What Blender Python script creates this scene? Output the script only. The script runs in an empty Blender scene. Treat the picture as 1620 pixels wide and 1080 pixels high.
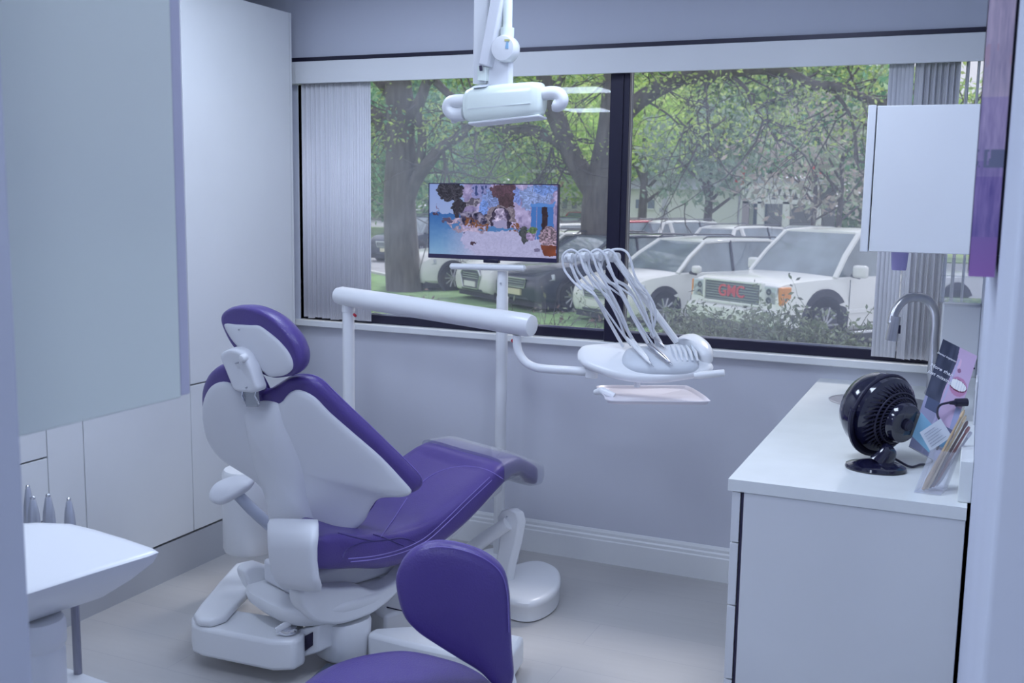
import bpy, math, random
import numpy as np
from mathutils import Vector, Matrix
random.seed(7)
rng = np.random.default_rng(11)
SC = bpy.context.scene
COL = SC.collection
V = Vector

# ------------------------------------------------------------------ camera
FPX, YAW, PITCH, ROLL, CAMZ = 1658.79, 0.414489, 0.138709, 0.0158113, 1.6
cy_, sy_, cp_, sp_ = math.cos(YAW), math.sin(YAW), math.cos(PITCH), math.sin(PITCH)
FW = V((-sy_*cp_, cy_*cp_, -sp_)); RT0 = V((cy_, sy_, 0)); UP0 = RT0.cross(FW)
RT = RT0*math.cos(ROLL) + UP0*math.sin(ROLL); UP = -RT0*math.sin(ROLL) + UP0*math.cos(ROLL)
CP = V((0, 0, CAMZ))
cd = bpy.data.cameras.new('camera'); cam = bpy.data.objects.new('camera', cd); COL.objects.link(cam)
cd.sensor_width = 36; cd.lens = FPX/1620*36; cd.clip_start = 0.05; cd.clip_end = 400
cam.matrix_world = Matrix(((RT.x, UP.x, -FW.x, 0), (RT.y, UP.y, -FW.y, 0), (RT.z, UP.z, -FW.z, CAMZ), (0, 0, 0, 1)))
cd.dof.use_dof = True; cd.dof.focus_distance = 3.4; cd.dof.aperture_fstop = 7.5
SC.camera = cam

# ------------------------------------------------------------------ light
SC.view_settings.view_transform = 'Standard'; SC.view_settings.look = 'None'
SC.view_settings.gamma = 1; SC.view_settings.exposure = -0.08; SC.view_settings.use_curve_mapping = False
SC.cycles.max_bounces = 10; SC.cycles.diffuse_bounces = 5; SC.cycles.transparent_max_bounces = 24
SC.cycles.use_denoising = True; SC.cycles.sample_clamp_indirect = 4
w = bpy.data.worlds.new('sky'); SC.world = w; w.use_nodes = True
nt = w.node_tree; bg = nt.nodes['Background']; bg.inputs[1].default_value = 1.25
tc = nt.nodes.new('ShaderNodeTexCoord'); sx = nt.nodes.new('ShaderNodeSeparateXYZ'); cr = nt.nodes.new('ShaderNodeValToRGB')
nt.links.new(tc.outputs['Generated'], sx.inputs[0]); nt.links.new(sx.outputs[2], cr.inputs[0]); nt.links.new(cr.outputs[0], bg.inputs[0])
cr.color_ramp.elements[0].color = (.93, .93, 1, 1); cr.color_ramp.elements[1].color = (.8, .87, 1, 1)
sd = bpy.data.lights.new('sun', 'SUN'); sd.energy = 2.6; sd.angle = 0.25; sd.color = (1, .97, .93)
so = bpy.data.objects.new('sun', sd); COL.objects.link(so); so.rotation_euler = (math.radians(38), 0, math.radians(165))
PANELS = [(-3.46, -.8), (-4.2, -3.0), (-1.5, -.9), (-1.5, -3.1), (.6, -.9), (-1.65, 1.55), (-.75, 2.6), (-2.2, 3.1), (-5.3, .9), (-.7, .3)]
for (px_, py_) in PANELS:
    ld = bpy.data.lights.new('ceiling_lamp', 'AREA'); ld.shape = 'RECTANGLE'; ld.size = .5; ld.size_y = .56
    ld.energy = 14; ld.color = (.66, .78, 1.0)
    lo = bpy.data.objects.new('ceiling_lamp', ld); COL.objects.link(lo); lo.location = (px_, py_, 2.575)

# ------------------------------------------------------------------ camera-ray helpers: pixel of the 1620x1080 frame -> point on a plane
def ray(x, y): return FW + RT*((x-810)/FPX) - UP*((y-540)/FPX)
def atz(x, y, z): d = ray(x, y); return CP + d*((z-CAMZ)/d.z)
def aty(x, y, Y): d = ray(x, y); return CP + d*(Y/d.y)
def atx(x, y, X): d = ray(x, y); return CP + d*(X/d.x)
def atp(x, y, P, n): d = ray(x, y); return CP + d*(n.dot(P-CP)/n.dot(d))
D = 4.25

# ------------------------------------------------------------------ materials
def mat(name, col, rough=.5, metal=0, spec=.5, coat=0, noise=0, nscale=8, bump=0, bscale=60, alpha=1, emit=0, trans=0, stretch=None):
    m = bpy.data.materials.new(name); m.use_nodes = True; n = m.node_tree.nodes; L = m.node_tree.links
    b = n['Principled BSDF']
    b.inputs['Base Color'].default_value = (*col, 1); b.inputs['Roughness'].default_value = rough
    b.inputs['Metallic'].default_value = metal; b.inputs['Specular IOR Level'].default_value = spec
    b.inputs['Coat Weight'].default_value = coat; b.inputs['Coat Roughness'].default_value = .08
    b.inputs['Transmission Weight'].default_value = trans; b.inputs['Alpha'].default_value = alpha
    if emit:
        b.inputs['Emission Color'].default_value = (*col, 1); b.inputs['Emission Strength'].default_value = emit
    if noise or bump:
        t = n.new('ShaderNodeTexCoord'); mp = n.new('ShaderNodeMapping'); L.new(t.outputs['Object'], mp.inputs[0])
        if stretch: mp.inputs['Scale'].default_value = stretch
    if noise:
        z = n.new('ShaderNodeTexNoise'); z.inputs['Scale'].default_value = nscale; z.inputs['Detail'].default_value = 5
        r = n.new('ShaderNodeValToRGB'); L.new(mp.outputs[0], z.inputs[0]); L.new(z.outputs[0], r.inputs[0])
        r.color_ramp.elements[0].position = .3; r.color_ramp.elements[1].position = .7
        r.color_ramp.elements[0].color = (*[c*(1-noise) for c in col], 1); r.color_ramp.elements[1].color = (*[min(1, c*(1+noise)) for c in col], 1)
        L.new(r.outputs[0], b.inputs['Base Color'])
    if bump:
        z2 = n.new('ShaderNodeTexNoise'); z2.inputs['Scale'].default_value = bscale; z2.inputs['Detail'].default_value = 3
        bp = n.new('ShaderNodeBump'); bp.inputs['Strength'].default_value = bump; bp.inputs['Distance'].default_value = .004
        L.new(mp.outputs[0], z2.inputs[0]); L.new(z2.outputs[0], bp.inputs['Height']); L.new(bp.outputs[0], b.inputs['Normal'])
    return m

def attr_mat(name, emit=0, rough=.5, boost=1):
    m = bpy.data.materials.new(name); m.use_nodes = True; n = m.node_tree.nodes; L = m.node_tree.links
    b = n['Principled BSDF']; b.inputs['Roughness'].default_value = rough
    a = n.new('ShaderNodeVertexColor'); a.layer_name = 'col'
    L.new(a.outputs[0], b.inputs['Base Color'])
    if emit:
        b.inputs['Base Color'].default_value = (0, 0, 0, 1); L.remove(b.inputs['Base Color'].links[0])
        L.new(a.outputs[0], b.inputs['Emission Color']); b.inputs['Emission Strength'].default_value = emit
    return m

def glass_mat(name, tint=(1, 1, 1), refl=1.45, haze=0):
    m = bpy.data.materials.new(name); m.use_nodes = True; n = m.node_tree.nodes; L = m.node_tree.links
    n.remove(n['Principled BSDF']); o = n['Material Output']
    t = n.new('ShaderNodeBsdfTransparent'); t.inputs[0].default_value = (*tint, 1)
    g = n.new('ShaderNodeBsdfGlossy'); g.inputs['Roughness'].default_value = .004
    f = n.new('ShaderNodeFresnel'); f.inputs[0].default_value = refl
    geo = n.new('ShaderNodeNewGeometry'); inv = n.new('ShaderNodeMath'); inv.operation = 'SUBTRACT'; inv.inputs[0].default_value = 1; L.new(geo.outputs['Backfacing'], inv.inputs[1])
    mul = n.new('ShaderNodeMath'); mul.operation = 'MULTIPLY'; L.new(f.outputs[0], mul.inputs[0]); L.new(inv.outputs[0], mul.inputs[1])
    mx = n.new('ShaderNodeMixShader'); L.new(mul.outputs[0], mx.inputs[0]); L.new(t.outputs[0], mx.inputs[1]); L.new(g.outputs[0], mx.inputs[2])
    if haze:
        d = n.new('ShaderNodeBsdfDiffuse'); d.inputs[0].default_value = (.8, .82, .86, 1)
        z = n.new('ShaderNodeTexNoise'); z.inputs['Scale'].default_value = 2.2; z.inputs['Detail'].default_value = 8
        tcn = n.new('ShaderNodeTexCoord'); L.new(tcn.outputs['Object'], z.inputs[0])
        r = n.new('ShaderNodeMapRange'); r.inputs[1].default_value = .35; r.inputs[2].default_value = .8; r.inputs[3].default_value = haze*.6; r.inputs[4].default_value = haze*1.7
        L.new(z.outputs[0], r.inputs[0]); m2 = n.new('ShaderNodeMixShader'); L.new(r.outputs[0], m2.inputs[0]); L.new(mx.outputs[0], m2.inputs[1]); L.new(d.outputs[0], m2.inputs[2]); mx = m2
    L.new(mx.outputs[0], o.inputs[0]); return m

WHITE = mat('white_laminate', (.78, .79, .80), .32, spec=.4, noise=.02, nscale=3)
GLOSSW = mat('glossy_white_laminate', (.82, .89, .83), .22, spec=.5, noise=.015, nscale=2)
PLAST = mat('white_plastic', (.80, .81, .83), .3, spec=.5)
PLAST2 = mat('soft_white_plastic', (.74, .75, .79), .42, spec=.4)
GREYP = mat('grey_plastic', (.42, .43, .48), .45)
PURPLE = mat('purple_vinyl', (.082, .052, .245), .33, spec=.5, bump=.25, bscale=260, noise=.06, nscale=5)
PURPLE2 = mat('purple_vinyl_thread', (.22, .17, .5), .5)
WALLM = mat('lavender_wall_paint', (.60, .61, .68), .75, spec=.25, bump=.05, bscale=180, noise=.015, nscale=3)
CEILM = mat('ceiling_paint', (.60, .62, .70), .85, spec=.2, noise=.02, nscale=2)
WALLW = mat('wall_paint_blue_white', (.62, .65, .76), .7, spec=.25, noise=.015, nscale=3)
PLINTH = mat('grey_plinth', (.46, .47, .50), .5)
GAP = mat('dark_gap', (.03, .025, .06), .8)
BLACKP = mat('black_gloss_plastic', (.008, .008, .028), .12, coat=.6)
BLACKM = mat('black_satin_plastic', (.012, .011, .035), .4)
FRAME = mat('dark_bronze_frame', (.022, .02, .045), .35, metal=.3)
STEEL = mat('brushed_steel', (.52, .52, .56), .28, metal=1, noise=.08, nscale=40, stretch=(1, 1, .05))
CHROME = mat('bright_steel', (.75, .76, .8), .14, metal=1)
QUARTZ = mat('quartz_top', (.84, .86, .84), .2, noise=.035, nscale=7)
def blind_mat():
    m = mat('vinyl_blind', (.9, .9, .95), .6); n = m.node_tree.nodes; L = m.node_tree.links
    t = n.new('ShaderNodeBsdfTranslucent'); t.inputs[0].default_value = (.92, .92, 1, 1); mx = n.new('ShaderNodeMixShader'); mx.inputs[0].default_value = .15
    L.new(n['Principled BSDF'].outputs[0], mx.inputs[1]); L.new(t.outputs[0], mx.inputs[2]); L.new(mx.outputs[0], n['Material Output'].inputs[0]); return m
BLIND = blind_mat()
GLASS = glass_mat('window_glass', (.93, .94, .97), 1.62, haze=.10)  # whitish film mixed into the pane imitates the veil of reflected light
CLEAR = glass_mat('clear_acrylic', (.98, .98, .99), 1.35, haze=.035)
COVER = glass_mat('clear_plastic_cover', (.80, .81, .87), 1.5, haze=.16)
RED = mat('red_mark', (.55, .02, .05), .4)

def floor_mat():
    m = mat('grey_plank_floor', (.5, .49, .49), .32, spec=.45); n = m.node_tree.nodes; L = m.node_tree.links; b = n['Principled BSDF']
    t = n.new('ShaderNodeTexCoord'); mp = n.new('ShaderNodeMapping'); mp.inputs['Scale'].default_value = (1, 1, 1); L.new(t.outputs['Object'], mp.inputs[0])
    br = n.new('ShaderNodeTexBrick'); br.inputs['Scale'].default_value = 1; br.inputs['Brick Width'].default_value = 1.2; br.inputs['Row Height'].default_value = .2
    br.inputs['Mortar Size'].default_value = .0015; br.inputs['Color1'].default_value = (.50, .485, .48, 1); br.inputs['Color2'].default_value = (.465, .455, .45, 1); br.inputs['Mortar'].default_value = (.42, .41, .42, 1)
    L.new(mp.outputs[0], br.inputs[0])
    z = n.new('ShaderNodeTexNoise'); z.inputs['Scale'].default_value = 6; z.inputs['Detail'].default_value = 8
    m2 = n.new('ShaderNodeMapping'); m2.inputs['Scale'].default_value = (.6, 6, 1); L.new(t.outputs['Object'], m2.inputs[0]); L.new(m2.outputs[0], z.inputs[0])
    mx = n.new('ShaderNodeMixRGB'); mx.blend_type = 'MULTIPLY'; mx.inputs[0].default_value = .35
    L.new(br.outputs[0], mx.inputs[1]); r = n.new('ShaderNodeValToRGB'); r.color_ramp.elements[0].color = (.75, .73, .72, 1); L.new(z.outputs[0], r.inputs[0]); L.new(r.outputs[0], mx.inputs[2])
    L.new(mx.outputs[0], b.inputs['Base Color']); return m
FLOORM = floor_mat()

# ------------------------------------------------------------------ mesh builder
def crom(pts, n, closed=True):
    P = [V(p) for p in pts]; out = []; m = len(P); segs = m if closed else m-1
    per = max(1, n//segs)
    for i in range(segs):
        if closed: p0, p1, p2, p3 = P[i-1], P[i], P[(i+1) % m], P[(i+2) % m]
        else: p0, p1, p2, p3 = P[max(i-1, 0)], P[i], P[i+1], P[min(i+2, m-1)]
        for k in range(per):
            t = k/per
            out.append(.5*((2*p1)+(p2-p0)*t+(2*p0-5*p1+4*p2-p3)*t*t+(3*p1-p0-3*p2+p3)*t*t*t))
    if not closed: out.append(P[-1].copy())
    return out

class MB:
    def __init__(s): s.v = []; s.f = []
    def add(s, vs, fs):
        o = len(s.v); s.v += [V(p) for p in vs]; s.f += [tuple(i+o for i in f) for f in fs]
    def box(s, x0, x1, y0, y1, z0, z1, M=None):
        p = [V((x, y, z)) for z in (z0, z1) for y in (y0, y1) for x in (x0, x1)]
        if M: p = [M @ q for q in p]
        s.add(p, [(0, 2, 3, 1), (4, 5, 7, 6), (0, 1, 5, 4), (1, 3, 7, 5), (3, 2, 6, 7), (2, 0, 4, 6)]); return s
    def prism(s, poly, vec):
        n = len(poly); vec = V(vec); vs = [V(p) for p in poly]+[V(p)+vec for p in poly]
        s.add(vs, [tuple(range(n))[::-1], tuple(range(n, 2*n))]+[(i, (i+1) % n, n+(i+1) % n, n+i) for i in range(n)]); return s
    def tube(s, path, r, seg=12, cap=True, flat=1.0, up=None):
        P = [V(p) for p in path]; n = len(P); R = r if hasattr(r, '__len__') else [r]*n; rings = []
        pu = up
        for i in range(n):
            t = (P[min(i+1, n-1)]-P[max(i-1, 0)]).normalized()
            if pu is None: pu = V((0, 0, 1)) if abs(t.z) < .9 else V((1, 0, 0))
            a = (pu-t*pu.dot(t)); a = a.normalized() if a.length > 1e-6 else t.orthogonal().normalized(); b = t.cross(a); pu = a
            rings.append([P[i]+a*(math.cos(2*math.pi*k/seg)*R[i])+b*(math.sin(2*math.pi*k/seg)*R[i]*flat) for k in range(seg)])
        s.loft(rings, cap); return s
    def loft(s, rings, cap=True):
        k = len(rings[0]); vs = [p for r in rings for p in r]; fs = []
        for i in range(len(rings)-1):
            for j in range(k): fs.append((i*k+j, i*k+(j+1) % k, (i+1)*k+(j+1) % k, (i+1)*k+j))
        if cap: fs += [tuple(range(k))[::-1], tuple(range((len(rings)-1)*k, len(rings)*k))]
        s.add(vs, fs); return s
    def lathe(s, prof, c, axis=(0, 0, 1), seg=24, cap=True):
        ax = V(axis).normalized(); a = ax.orthogonal().normalized(); b = ax.cross(a); c = V(c)
        s.loft([[c+ax*h+(a*math.cos(2*math.pi*k/seg)+b*math.sin(2*math.pi*k/seg))*max(r, 1e-4) for k in range(seg)] for r, h in prof], cap); return s
    def pad(s, loop, c, n, prof, bow=0, cres=None):
        """closed 3-D outline filled towards the centre c; prof = [(scale, offset along n)] from back centre to front centre"""
        n = V(n).normalized(); c = V(c)
        rings = [[c+(p-c)*sc+n*(off+bow*(1-sc*sc)) for p in loop] for sc, off in prof]
        s.loft(rings, True); return s
    def ball(s, c, rx, ry=None, rz=None, nu=16, nv=10, M=None):
        ry = ry or rx; rz = rz or rx; c = V(c); rings = []
        for i in range(nv+1):
            a = math.pi*i/nv; q = max(math.sin(a), .01)
            ring = [V((rx*q*math.cos(2*math.pi*k/nu), ry*q*math.sin(2*math.pi*k/nu), -rz*math.cos(a))) for k in range(nu)]
            rings.append([c+((M @ p) if M else p) for p in ring])
        s.loft(rings, True); return s
    def build(s, name, m, parent=None, bev=0, sub=0, ang=35, smooth=True, seg=2):
        me = bpy.data.meshes.new(name); me.from_pydata([tuple(p) for p in s.v], [], s.f); me.validate()
        import bmesh
        bm = bmesh.new(); bm.from_mesh(me); bmesh.ops.recalc_face_normals(bm, faces=bm.faces); bm.to_mesh(me); bm.free()
        me.materials.append(m)
        if smooth:
            me.polygons.foreach_set('use_smooth', [True]*len(me.polygons)); me.set_sharp_from_angle(angle=math.radians(ang))
        o = bpy.data.objects.new(name, me); COL.objects.link(o)
        if parent is not None:
            o.parent = parent
            if parent.type == 'EMPTY' and not parent.get('_local'): o.matrix_parent_inverse = Matrix.Translation(-parent.location)
        if bev:
            b = o.modifiers.new('b', 'BEVEL'); b.width = bev; b.segments = seg; b.limit_method = 'ANGLE'; b.angle_limit = math.radians(40)
        if sub:
            q = o.modifiers.new('s', 'SUBSURF'); q.levels = sub; q.render_levels = sub
        return o

def thing(name, label, cat, loc=(0, 0, 0), rz=None, group=None):
    o = bpy.data.objects.new(name, None); COL.objects.link(o); o.location = loc; o.empty_display_size = .1
    o['label'] = label; o['category'] = cat
    if rz is not None: o.rotation_euler = (0, 0, rz); o['_local'] = 1
    if group: o['group'] = group
    return o
def tag(o, label, cat, group=None, kind=None):
    o['label'] = label; o['category'] = cat
    if group: o['group'] = group
    if kind: o['kind'] = kind
    return o
def struct(o): o['kind'] = 'structure'; return o
def bx(name, m, x0, x1, y0, y1, z0, z1, parent=None, bev=0):
    return MB().box(min(x0, x1), max(x0, x1), min(y0, y1), max(y0, y1), min(z0, z1), max(z0, z1)).build(name, m, parent, bev)
def text(body, size, m, M, parent, name='lettering', ext=.0006, bold=0):
    c = bpy.data.curves.new(name, 'FONT'); c.body = body; c.size = size; c.extrude = ext; c.align_x = 'CENTER'; c.align_y = 'CENTER'; c.offset = bold
    c.materials.append(m); o0 = bpy.data.objects.new(name+'_curve', c); COL.objects.link(o0)
    me = bpy.data.meshes.new_from_object(o0.evaluated_get(bpy.context.evaluated_depsgraph_get())); bpy.data.objects.remove(o0)
    o = bpy.data.objects.new(name, me); COL.objects.link(o)
    o.parent = parent; o.matrix_local = M
    if parent.type == 'EMPTY' and not parent.get('_local'): o.matrix_parent_inverse = Matrix.Translation(-parent.location); 
    return o
def picture(name, P00, P10, P01, nx, ny, fn, m, parent=None):
    """grid of coloured cells: fn(u, v) -> rgb (sRGB 0..1), u right, v up"""
    P00, P10, P01 = V(P00), V(P10), V(P01); vs = []; fs = []
    for j in range(ny+1):
        for i in range(nx+1): vs.append(P00+(P10-P00)*(i/nx)+(P01-P00)*(j/ny))
    for j in range(ny):
        for i in range(nx): a = j*(nx+1)+i; fs.append((a, a+1, a+nx+2, a+nx+1))
    me = bpy.data.meshes.new(name); me.from_pydata([tuple(p) for p in vs], [], fs)
    at = me.color_attributes.new('col', 'FLOAT_COLOR', 'CORNER'); u = (np.arange(nx)+.5)/nx; v = (np.arange(ny)+.5)/ny
    U, Vv = np.meshgrid(u, v); C = np.clip(fn(U, Vv), 0, 1)
    C = np.where(C <= .04045, C/12.92, ((C+.055)/1.055)**2.4)
    C4 = np.concatenate([C, np.ones(C.shape[:2]+(1,))], 2).reshape(-1, 4); at.data.foreach_set('color', np.repeat(C4, 4, axis=0).astype(np.float32).ravel())
    me.materials.append(m); o = bpy.data.objects.new(name, me); COL.objects.link(o)
    if parent is not None:
        o.parent = parent
        if parent.type == 'EMPTY' and not parent.get('_local'): o.matrix_parent_inverse = Matrix.Translation(-parent.location)
    return o
def vnoise(U, Vv, s, seed=0):
    r = np.random.default_rng(seed); g = r.random((64, 64)); x = U*s; y = Vv*s
    xi = np.floor(x).astype(int); yi = np.floor(y).astype(int); fx = x-xi; fy = y-yi; fx = fx*fx*(3-2*fx); fy = fy*fy*(3-2*fy)
    G = lambda a, b: g[a % 64, b % 64]
    return (G(xi, yi)*(1-fx)+G(xi+1, yi)*fx)*(1-fy)+(G(xi, yi+1)*(1-fx)+G(xi+1, yi+1)*fx)*fy

# ================================================================== THE ROOM
struct(bx('floor', FLOORM, -6.6, 1.6, -6, D, -.1, 0))
struct(bx('ceiling', CEILM, -6.6, 1.6, -6, D+.3, 2.6, 2.75))
WX0, WX1 = -3.0, .03           # window opening
struct(bx('wall_window', WALLM, -6.6, 1.6, D, D+.28, -.85, .955))
struct(bx('wall_header', CEILM, -3.8, .3, D-.02, D+.28, 2.222, 2.6))
struct(bx('wall_window_left', WALLM, -6.6, WX0, D, D+.28, .955, 2.6))
struct(bx('wall_window_right', WALLM, WX1+.12, 1.6, D, D+.28, .955, 2.6))
struct(bx('wall_right', WALLW, .030, .15, .95, D+.02, 0, 2.6, bev=.004))
struct(bx('wall_left', WALLM, -3.75, -3.6, 1.9, D, 0, 2.6))
struct(bx('wall_far_left', WALLM, -6.75, -6.6, -6, D, 0, 2.6))
struct(bx('wall_back', WALLM, -6.6, 1.6, -6.15, -6, 0, 2.6))
struct(bx('wall_far_right', WALLM, 1.6, 1.75, -6, D, 0, 2.6))
jx = aty(26, 540, .70).x
struct(bx('wall_partition', WALLW, -2.0, jx, .58, .70, 0, 2.6, bev=.004))
struct(bx('trim_ceiling', FRAME, -3.6, .03, D-.034, D-.02, 2.203, 2.222))
# baseboard with its moulded top
bb = MB(); prof = [(0, 0), (-.016, 0), (-.016, .10), (-.013, .105), (-.013, .118), (-.008, .124), (-.008, .136), (-.003, .148), (0, .148)]
bb.loft([[V((X, D+a, z)) for a, z in prof] for X in (-3.6, -.53)])
struct(bb.build('baseboard_window', WHITE, ang=20))
# sill, window units
struct(bx('trim_sill', WHITE, -3.6, .03, D-.035, D+.06, .955, .985, bev=.004))
struct(bx('trim_jamb', WALLW, -3.6, WX0, D-.006, D+.05, .985, 2.22))
def window(n, x0, x1):
    t = MB()
    fr = MB(); y0, y1 = D+.02, D+.075
    fr.box(x0, x1, y0, y1, .985, 1.025); fr.box(x0, x1, y0, y1, 2.16, 2.2)
    fr.box(x0, x0+.028, y0, y1, 1.025, 2.16); fr.box(x1-.028, x1, y0, y1, 1.025, 2.16)
    o = struct(fr.build('window_%d' % n, FRAME, None, .003))
    bd = MB(); bd.box(x0+.028, x1-.028, y0+.006, y0+.014, 1.025, 1.033); bd.box(x0+.028, x0+.033, y0+.006, y0+.014, 1.033, 2.16); bd.box(x1-.033, x1-.028, y0+.006, y0+.014, 1.033, 2.16)
    bd.build('glazing_bead', STEEL, o)
    bx('window_glass', GLASS, x0+.028, x1-.028, y0+.022, y0+.0225, 1.025, 2.16, o)
window(1, WX0, -1.392); window(2, -1.389, WX1+.1)
struct(bx('trim_mullion', FRAME, -1.437, -1.352, D-.012, D+.022, .985, 2.2, bev=.004))
bx('mullion_rib', FRAME, -1.385, -1.378, D-.018, D-.012, .985, 2.2, bpy.data.objects['trim_mullion'])
# valance
vl = thing('window_valance', 'long white box valance hiding the blind track above the window', 'valance', (-1.6, D-.05, 2.1))
bx('fascia_board', WHITE, -2.975, .028, D-.062, D-.05, 2.1, 2.2, vl, .002)
bx('end_cap', WHITE, -3.06, -2.975, D-.058, D-.0, 2.1, 2.2, vl, .002)
bx('head_track', GREYP, -2.97, .028, D-.045, D-.008, 2.12, 2.16, vl)
# vertical blinds
def blind(name, label, vanes, z0, group=None):
    t = thing(name, label, 'blind', (vanes[0][0], D-.03, z0))
    b = MB(); c = MB()
    for (x, ang, w_) in vanes:
        M = Matrix.Translation((x, D-.028, 0)) @ Matrix.Rotation(ang, 4, 'Z')
        pts = [V((w_*(k/6-.5), .006*math.sin(math.pi*k/6), 0)) for k in range(7)]
        for k in range(6):
            a, d = M @ pts[k], M @ pts[k+1]; z0k = z0+.0015*(hash((x, 1)) % 5)
            b.add([a+V((0, 0, z0k)), d+V((0, 0, z0k)), d+V((0, 0, 2.105)), a+V((0, 0, 2.105))], [(0, 1, 2, 3)])
    o = b.build('vanes', BLIND, t); sm = o.modifiers.new('t', 'SOLIDIFY'); sm.thickness = .0012
    return t
blind('vertical_blind', 'white vertical blind gathered at the cabinet end of the window',
      [(-2.945+.026*i, math.radians(26-3*i+6*math.sin(i*2.1)), .031) for i in range(6)]+[(-2.787+.034*i, math.radians(20-4*i), .042) for i in range(3)]+[(-2.682, math.radians(8), .05), (-2.622, math.radians(5), .072)], .995)
blind('vertical_blind', 'white vertical blind gathered behind the wall cupboard and faucet',
      [(-.30, math.radians(-4), .088)]+[(-.238+.021*i, math.radians(-42+4*math.sin(i*1.7)), .040) for i in range(7)]+[(-.075, math.radians(-80), .05), (-.04, math.radians(-85), .04)], 1.0)
# ceiling lights
for (px_, py_) in PANELS:
    k = ' over the patient chair' if (px_, py_) == (-2.2, 3.1) else ' of the ceiling grid in the corridor'
    t = thing('ceiling_light', 'square flat ceiling light panel'+k, 'ceiling light', (px_, py_, 2.6), group='ceiling light panels')
    f = MB(); 
    for a in ((-.3, .3, -.34, -.29), (-.3, .3, .29, .34), (-.3, -.255, -.29, .29), (.255, .3, -.29, .29)): f.box(px_+a[0], px_+a[1], py_+a[2], py_+a[3], 2.582, 2.6)
    f.build('frame', WHITE, t); bx('diffuser', mat('panel_diffuser', (.85, .93, 1), .5, emit=1.6), px_-.255, px_+.255, py_-.29, py_+.29, 2.59, 2.598, t)

# ------------------------------------------------------------------ left cabinets (fronts face +X)
FX = -2.957
bx('cabinet_plinth', PLINTH, -3.55, FX-.004, 1.95, 4.13, 0, .157)
tag(bpy.data.objects['cabinet_plinth'], 'grey toe kick plinth running under the white tall cabinets', 'plinth')
def tall(label, y0, y1, doors, drawer=False):
    t = thing('tall_cabinet', label, 'cabinet', (FX-.3, (y0+y1)/2, .16), group='white handleless cabinets along the wall')
    bx('carcass', GAP if False else BLACKM, -3.58, FX-.02, y0+.0015, y1-.0015, .16, 2.405, t)
    for (z0, z1) in doors:
        bx('drawer' if drawer and z1 < 1.2 else 'door', WHITE, FX-.019, FX, y0+.0018, y1-.0018, z0, z1, t, .0015)
    return t
c = tall('tall white handleless cabinet at the end next to the window', 3.398, 4.125, [(.167, .790), (.796, 2.411)])
bx('end_panel', WHITE, -3.58, FX-.0, 4.126, 4.14, .16, 2.411, c)
tall('wide white handleless cabinet behind the reclined chair back', 2.818, 3.398, [(.167, 2.411)])
tall('narrow white filler cabinet left of the wide one', 2.652, 2.818, [(.167, 2.411)])
tall('white drawer cabinet seen behind the metal handpieces', 1.95, 2.652, [(.167, .425), (.431, .652), (.658, 1.0), (1.006, 2.411)], True)
# near wall cupboard
t = thing('wall_cupboard', 'big pale glossy wall cupboard hung close to the camera at the left', 'cupboard', (-1.15, .93, 1.32))
bx('body', WHITE, -1.33, -1.014, .70, 1.143, 1.318, 2.6, t)
bx('door', GLOSSW, -1.012, -.996, .705, 1.126, 1.314, 2.59, t, .002)
bx('side_panel', mat('lavender_side_panel', (.58, .58, .72), .4), -1.33, -.998, 1.128, 1.147, 1.316, 2.6, t, .002)

# ------------------------------------------------------------------ right sink counter
CX0, CX1, CY0, CY1 = -.532, .022, 2.577, D-.0
sb = thing('sink_cabinet', 'white base cabinet with drawers under the quartz counter', 'cabinet', (-.25, 3.4, 0))
bx('body', WHITE, CX0+.04, CX1-.001, CY0+.006, CY1-.02, .0, .868, sb, .002)
bx('shadow_gap', GAP, CX0+.034, CX0+.05, CY0+.008, CY1-.03, .09, .866, sb)
for i, (z0, z1) in enumerate([(.10, .365), (.369, .565), (.569, .732), (.736, .866)]):
    for (ya, yb) in ((CY0+.008, 3.15), (3.154, 3.7), (3.704, D-.03)):
        bx('drawer_front', WHITE, CX0+.01, CX0+.031, ya, yb, z0, z1, sb, .001)
bx('plinth', PLINTH, CX0+.07, CX1-.01, CY0+.02, CY1-.03, 0, .09, sb)
# countertop with sink hole
SKx, SKy, SR = -.255, 3.83, .185
ct = MB(); N = 48
circ = [V((SKx+SR*math.cos(2*math.pi*k/N), SKy+SR*.8*math.sin(2*math.pi*k/N), 0)) for k in range(N)]
def sqpt(k):
    a = 2*math.pi*k/N; dx, dy = math.cos(a), math.sin(a); sc = min((CX1-SKx)/dx if dx > 1e-6 else ((CX0-SKx)/dx if dx < -1e-6 else 9), (CY1-SKy)/dy if dy > 1e-6 else ((CY0-SKy)/dy if dy < -1e-6 else 9))
    return V((SKx+dx*sc, SKy+dy*sc, 0))
sq = [sqpt(k) for k in range(N)]
for cx_, cy2 in ((CX0, CY0), (CX1, CY0), (CX0, CY1), (CX1, CY1)):
    k = min(range(N), key=lambda i: (sq[i]-V((cx_, cy2, 0))).length); sq[k] = V((cx_, cy2, 0))
zt, zb = V((0, 0, .9)), V((0, 0, .87))
ct.loft([[p+zt for p in circ], [p+zt for p in sq], [p+zb for p in sq], [p+zb for p in circ], [p+zt for p in circ]], False)
tag(ct.build('countertop', QUARTZ, None, 0, ang=30), 'white speckled quartz counter slab with round sink cut-out', 'countertop')
sk = MB(); sk.loft([[V((SKx+(c_.x-SKx)*s_, SKy+(c_.y-SKy)*s_, z_)) for c_ in circ] for s_, z_ in ((1.03, .9012), (1.0, .9025), (.985, .9), (.97, .86), (.9, .77), (.6, .755), (.12, .75))], True)
snk = tag(sk.build('sink', STEEL, None), 'round stainless steel sink set in the quartz counter', 'sink')
bs = tag(bx('backsplash', QUARTZ, CX1-.022, CX1+.0075, 2.62, D-.02, .9005, 1.0, None, .002), 'low white quartz upstand along the right wall', 'backsplash')
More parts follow.
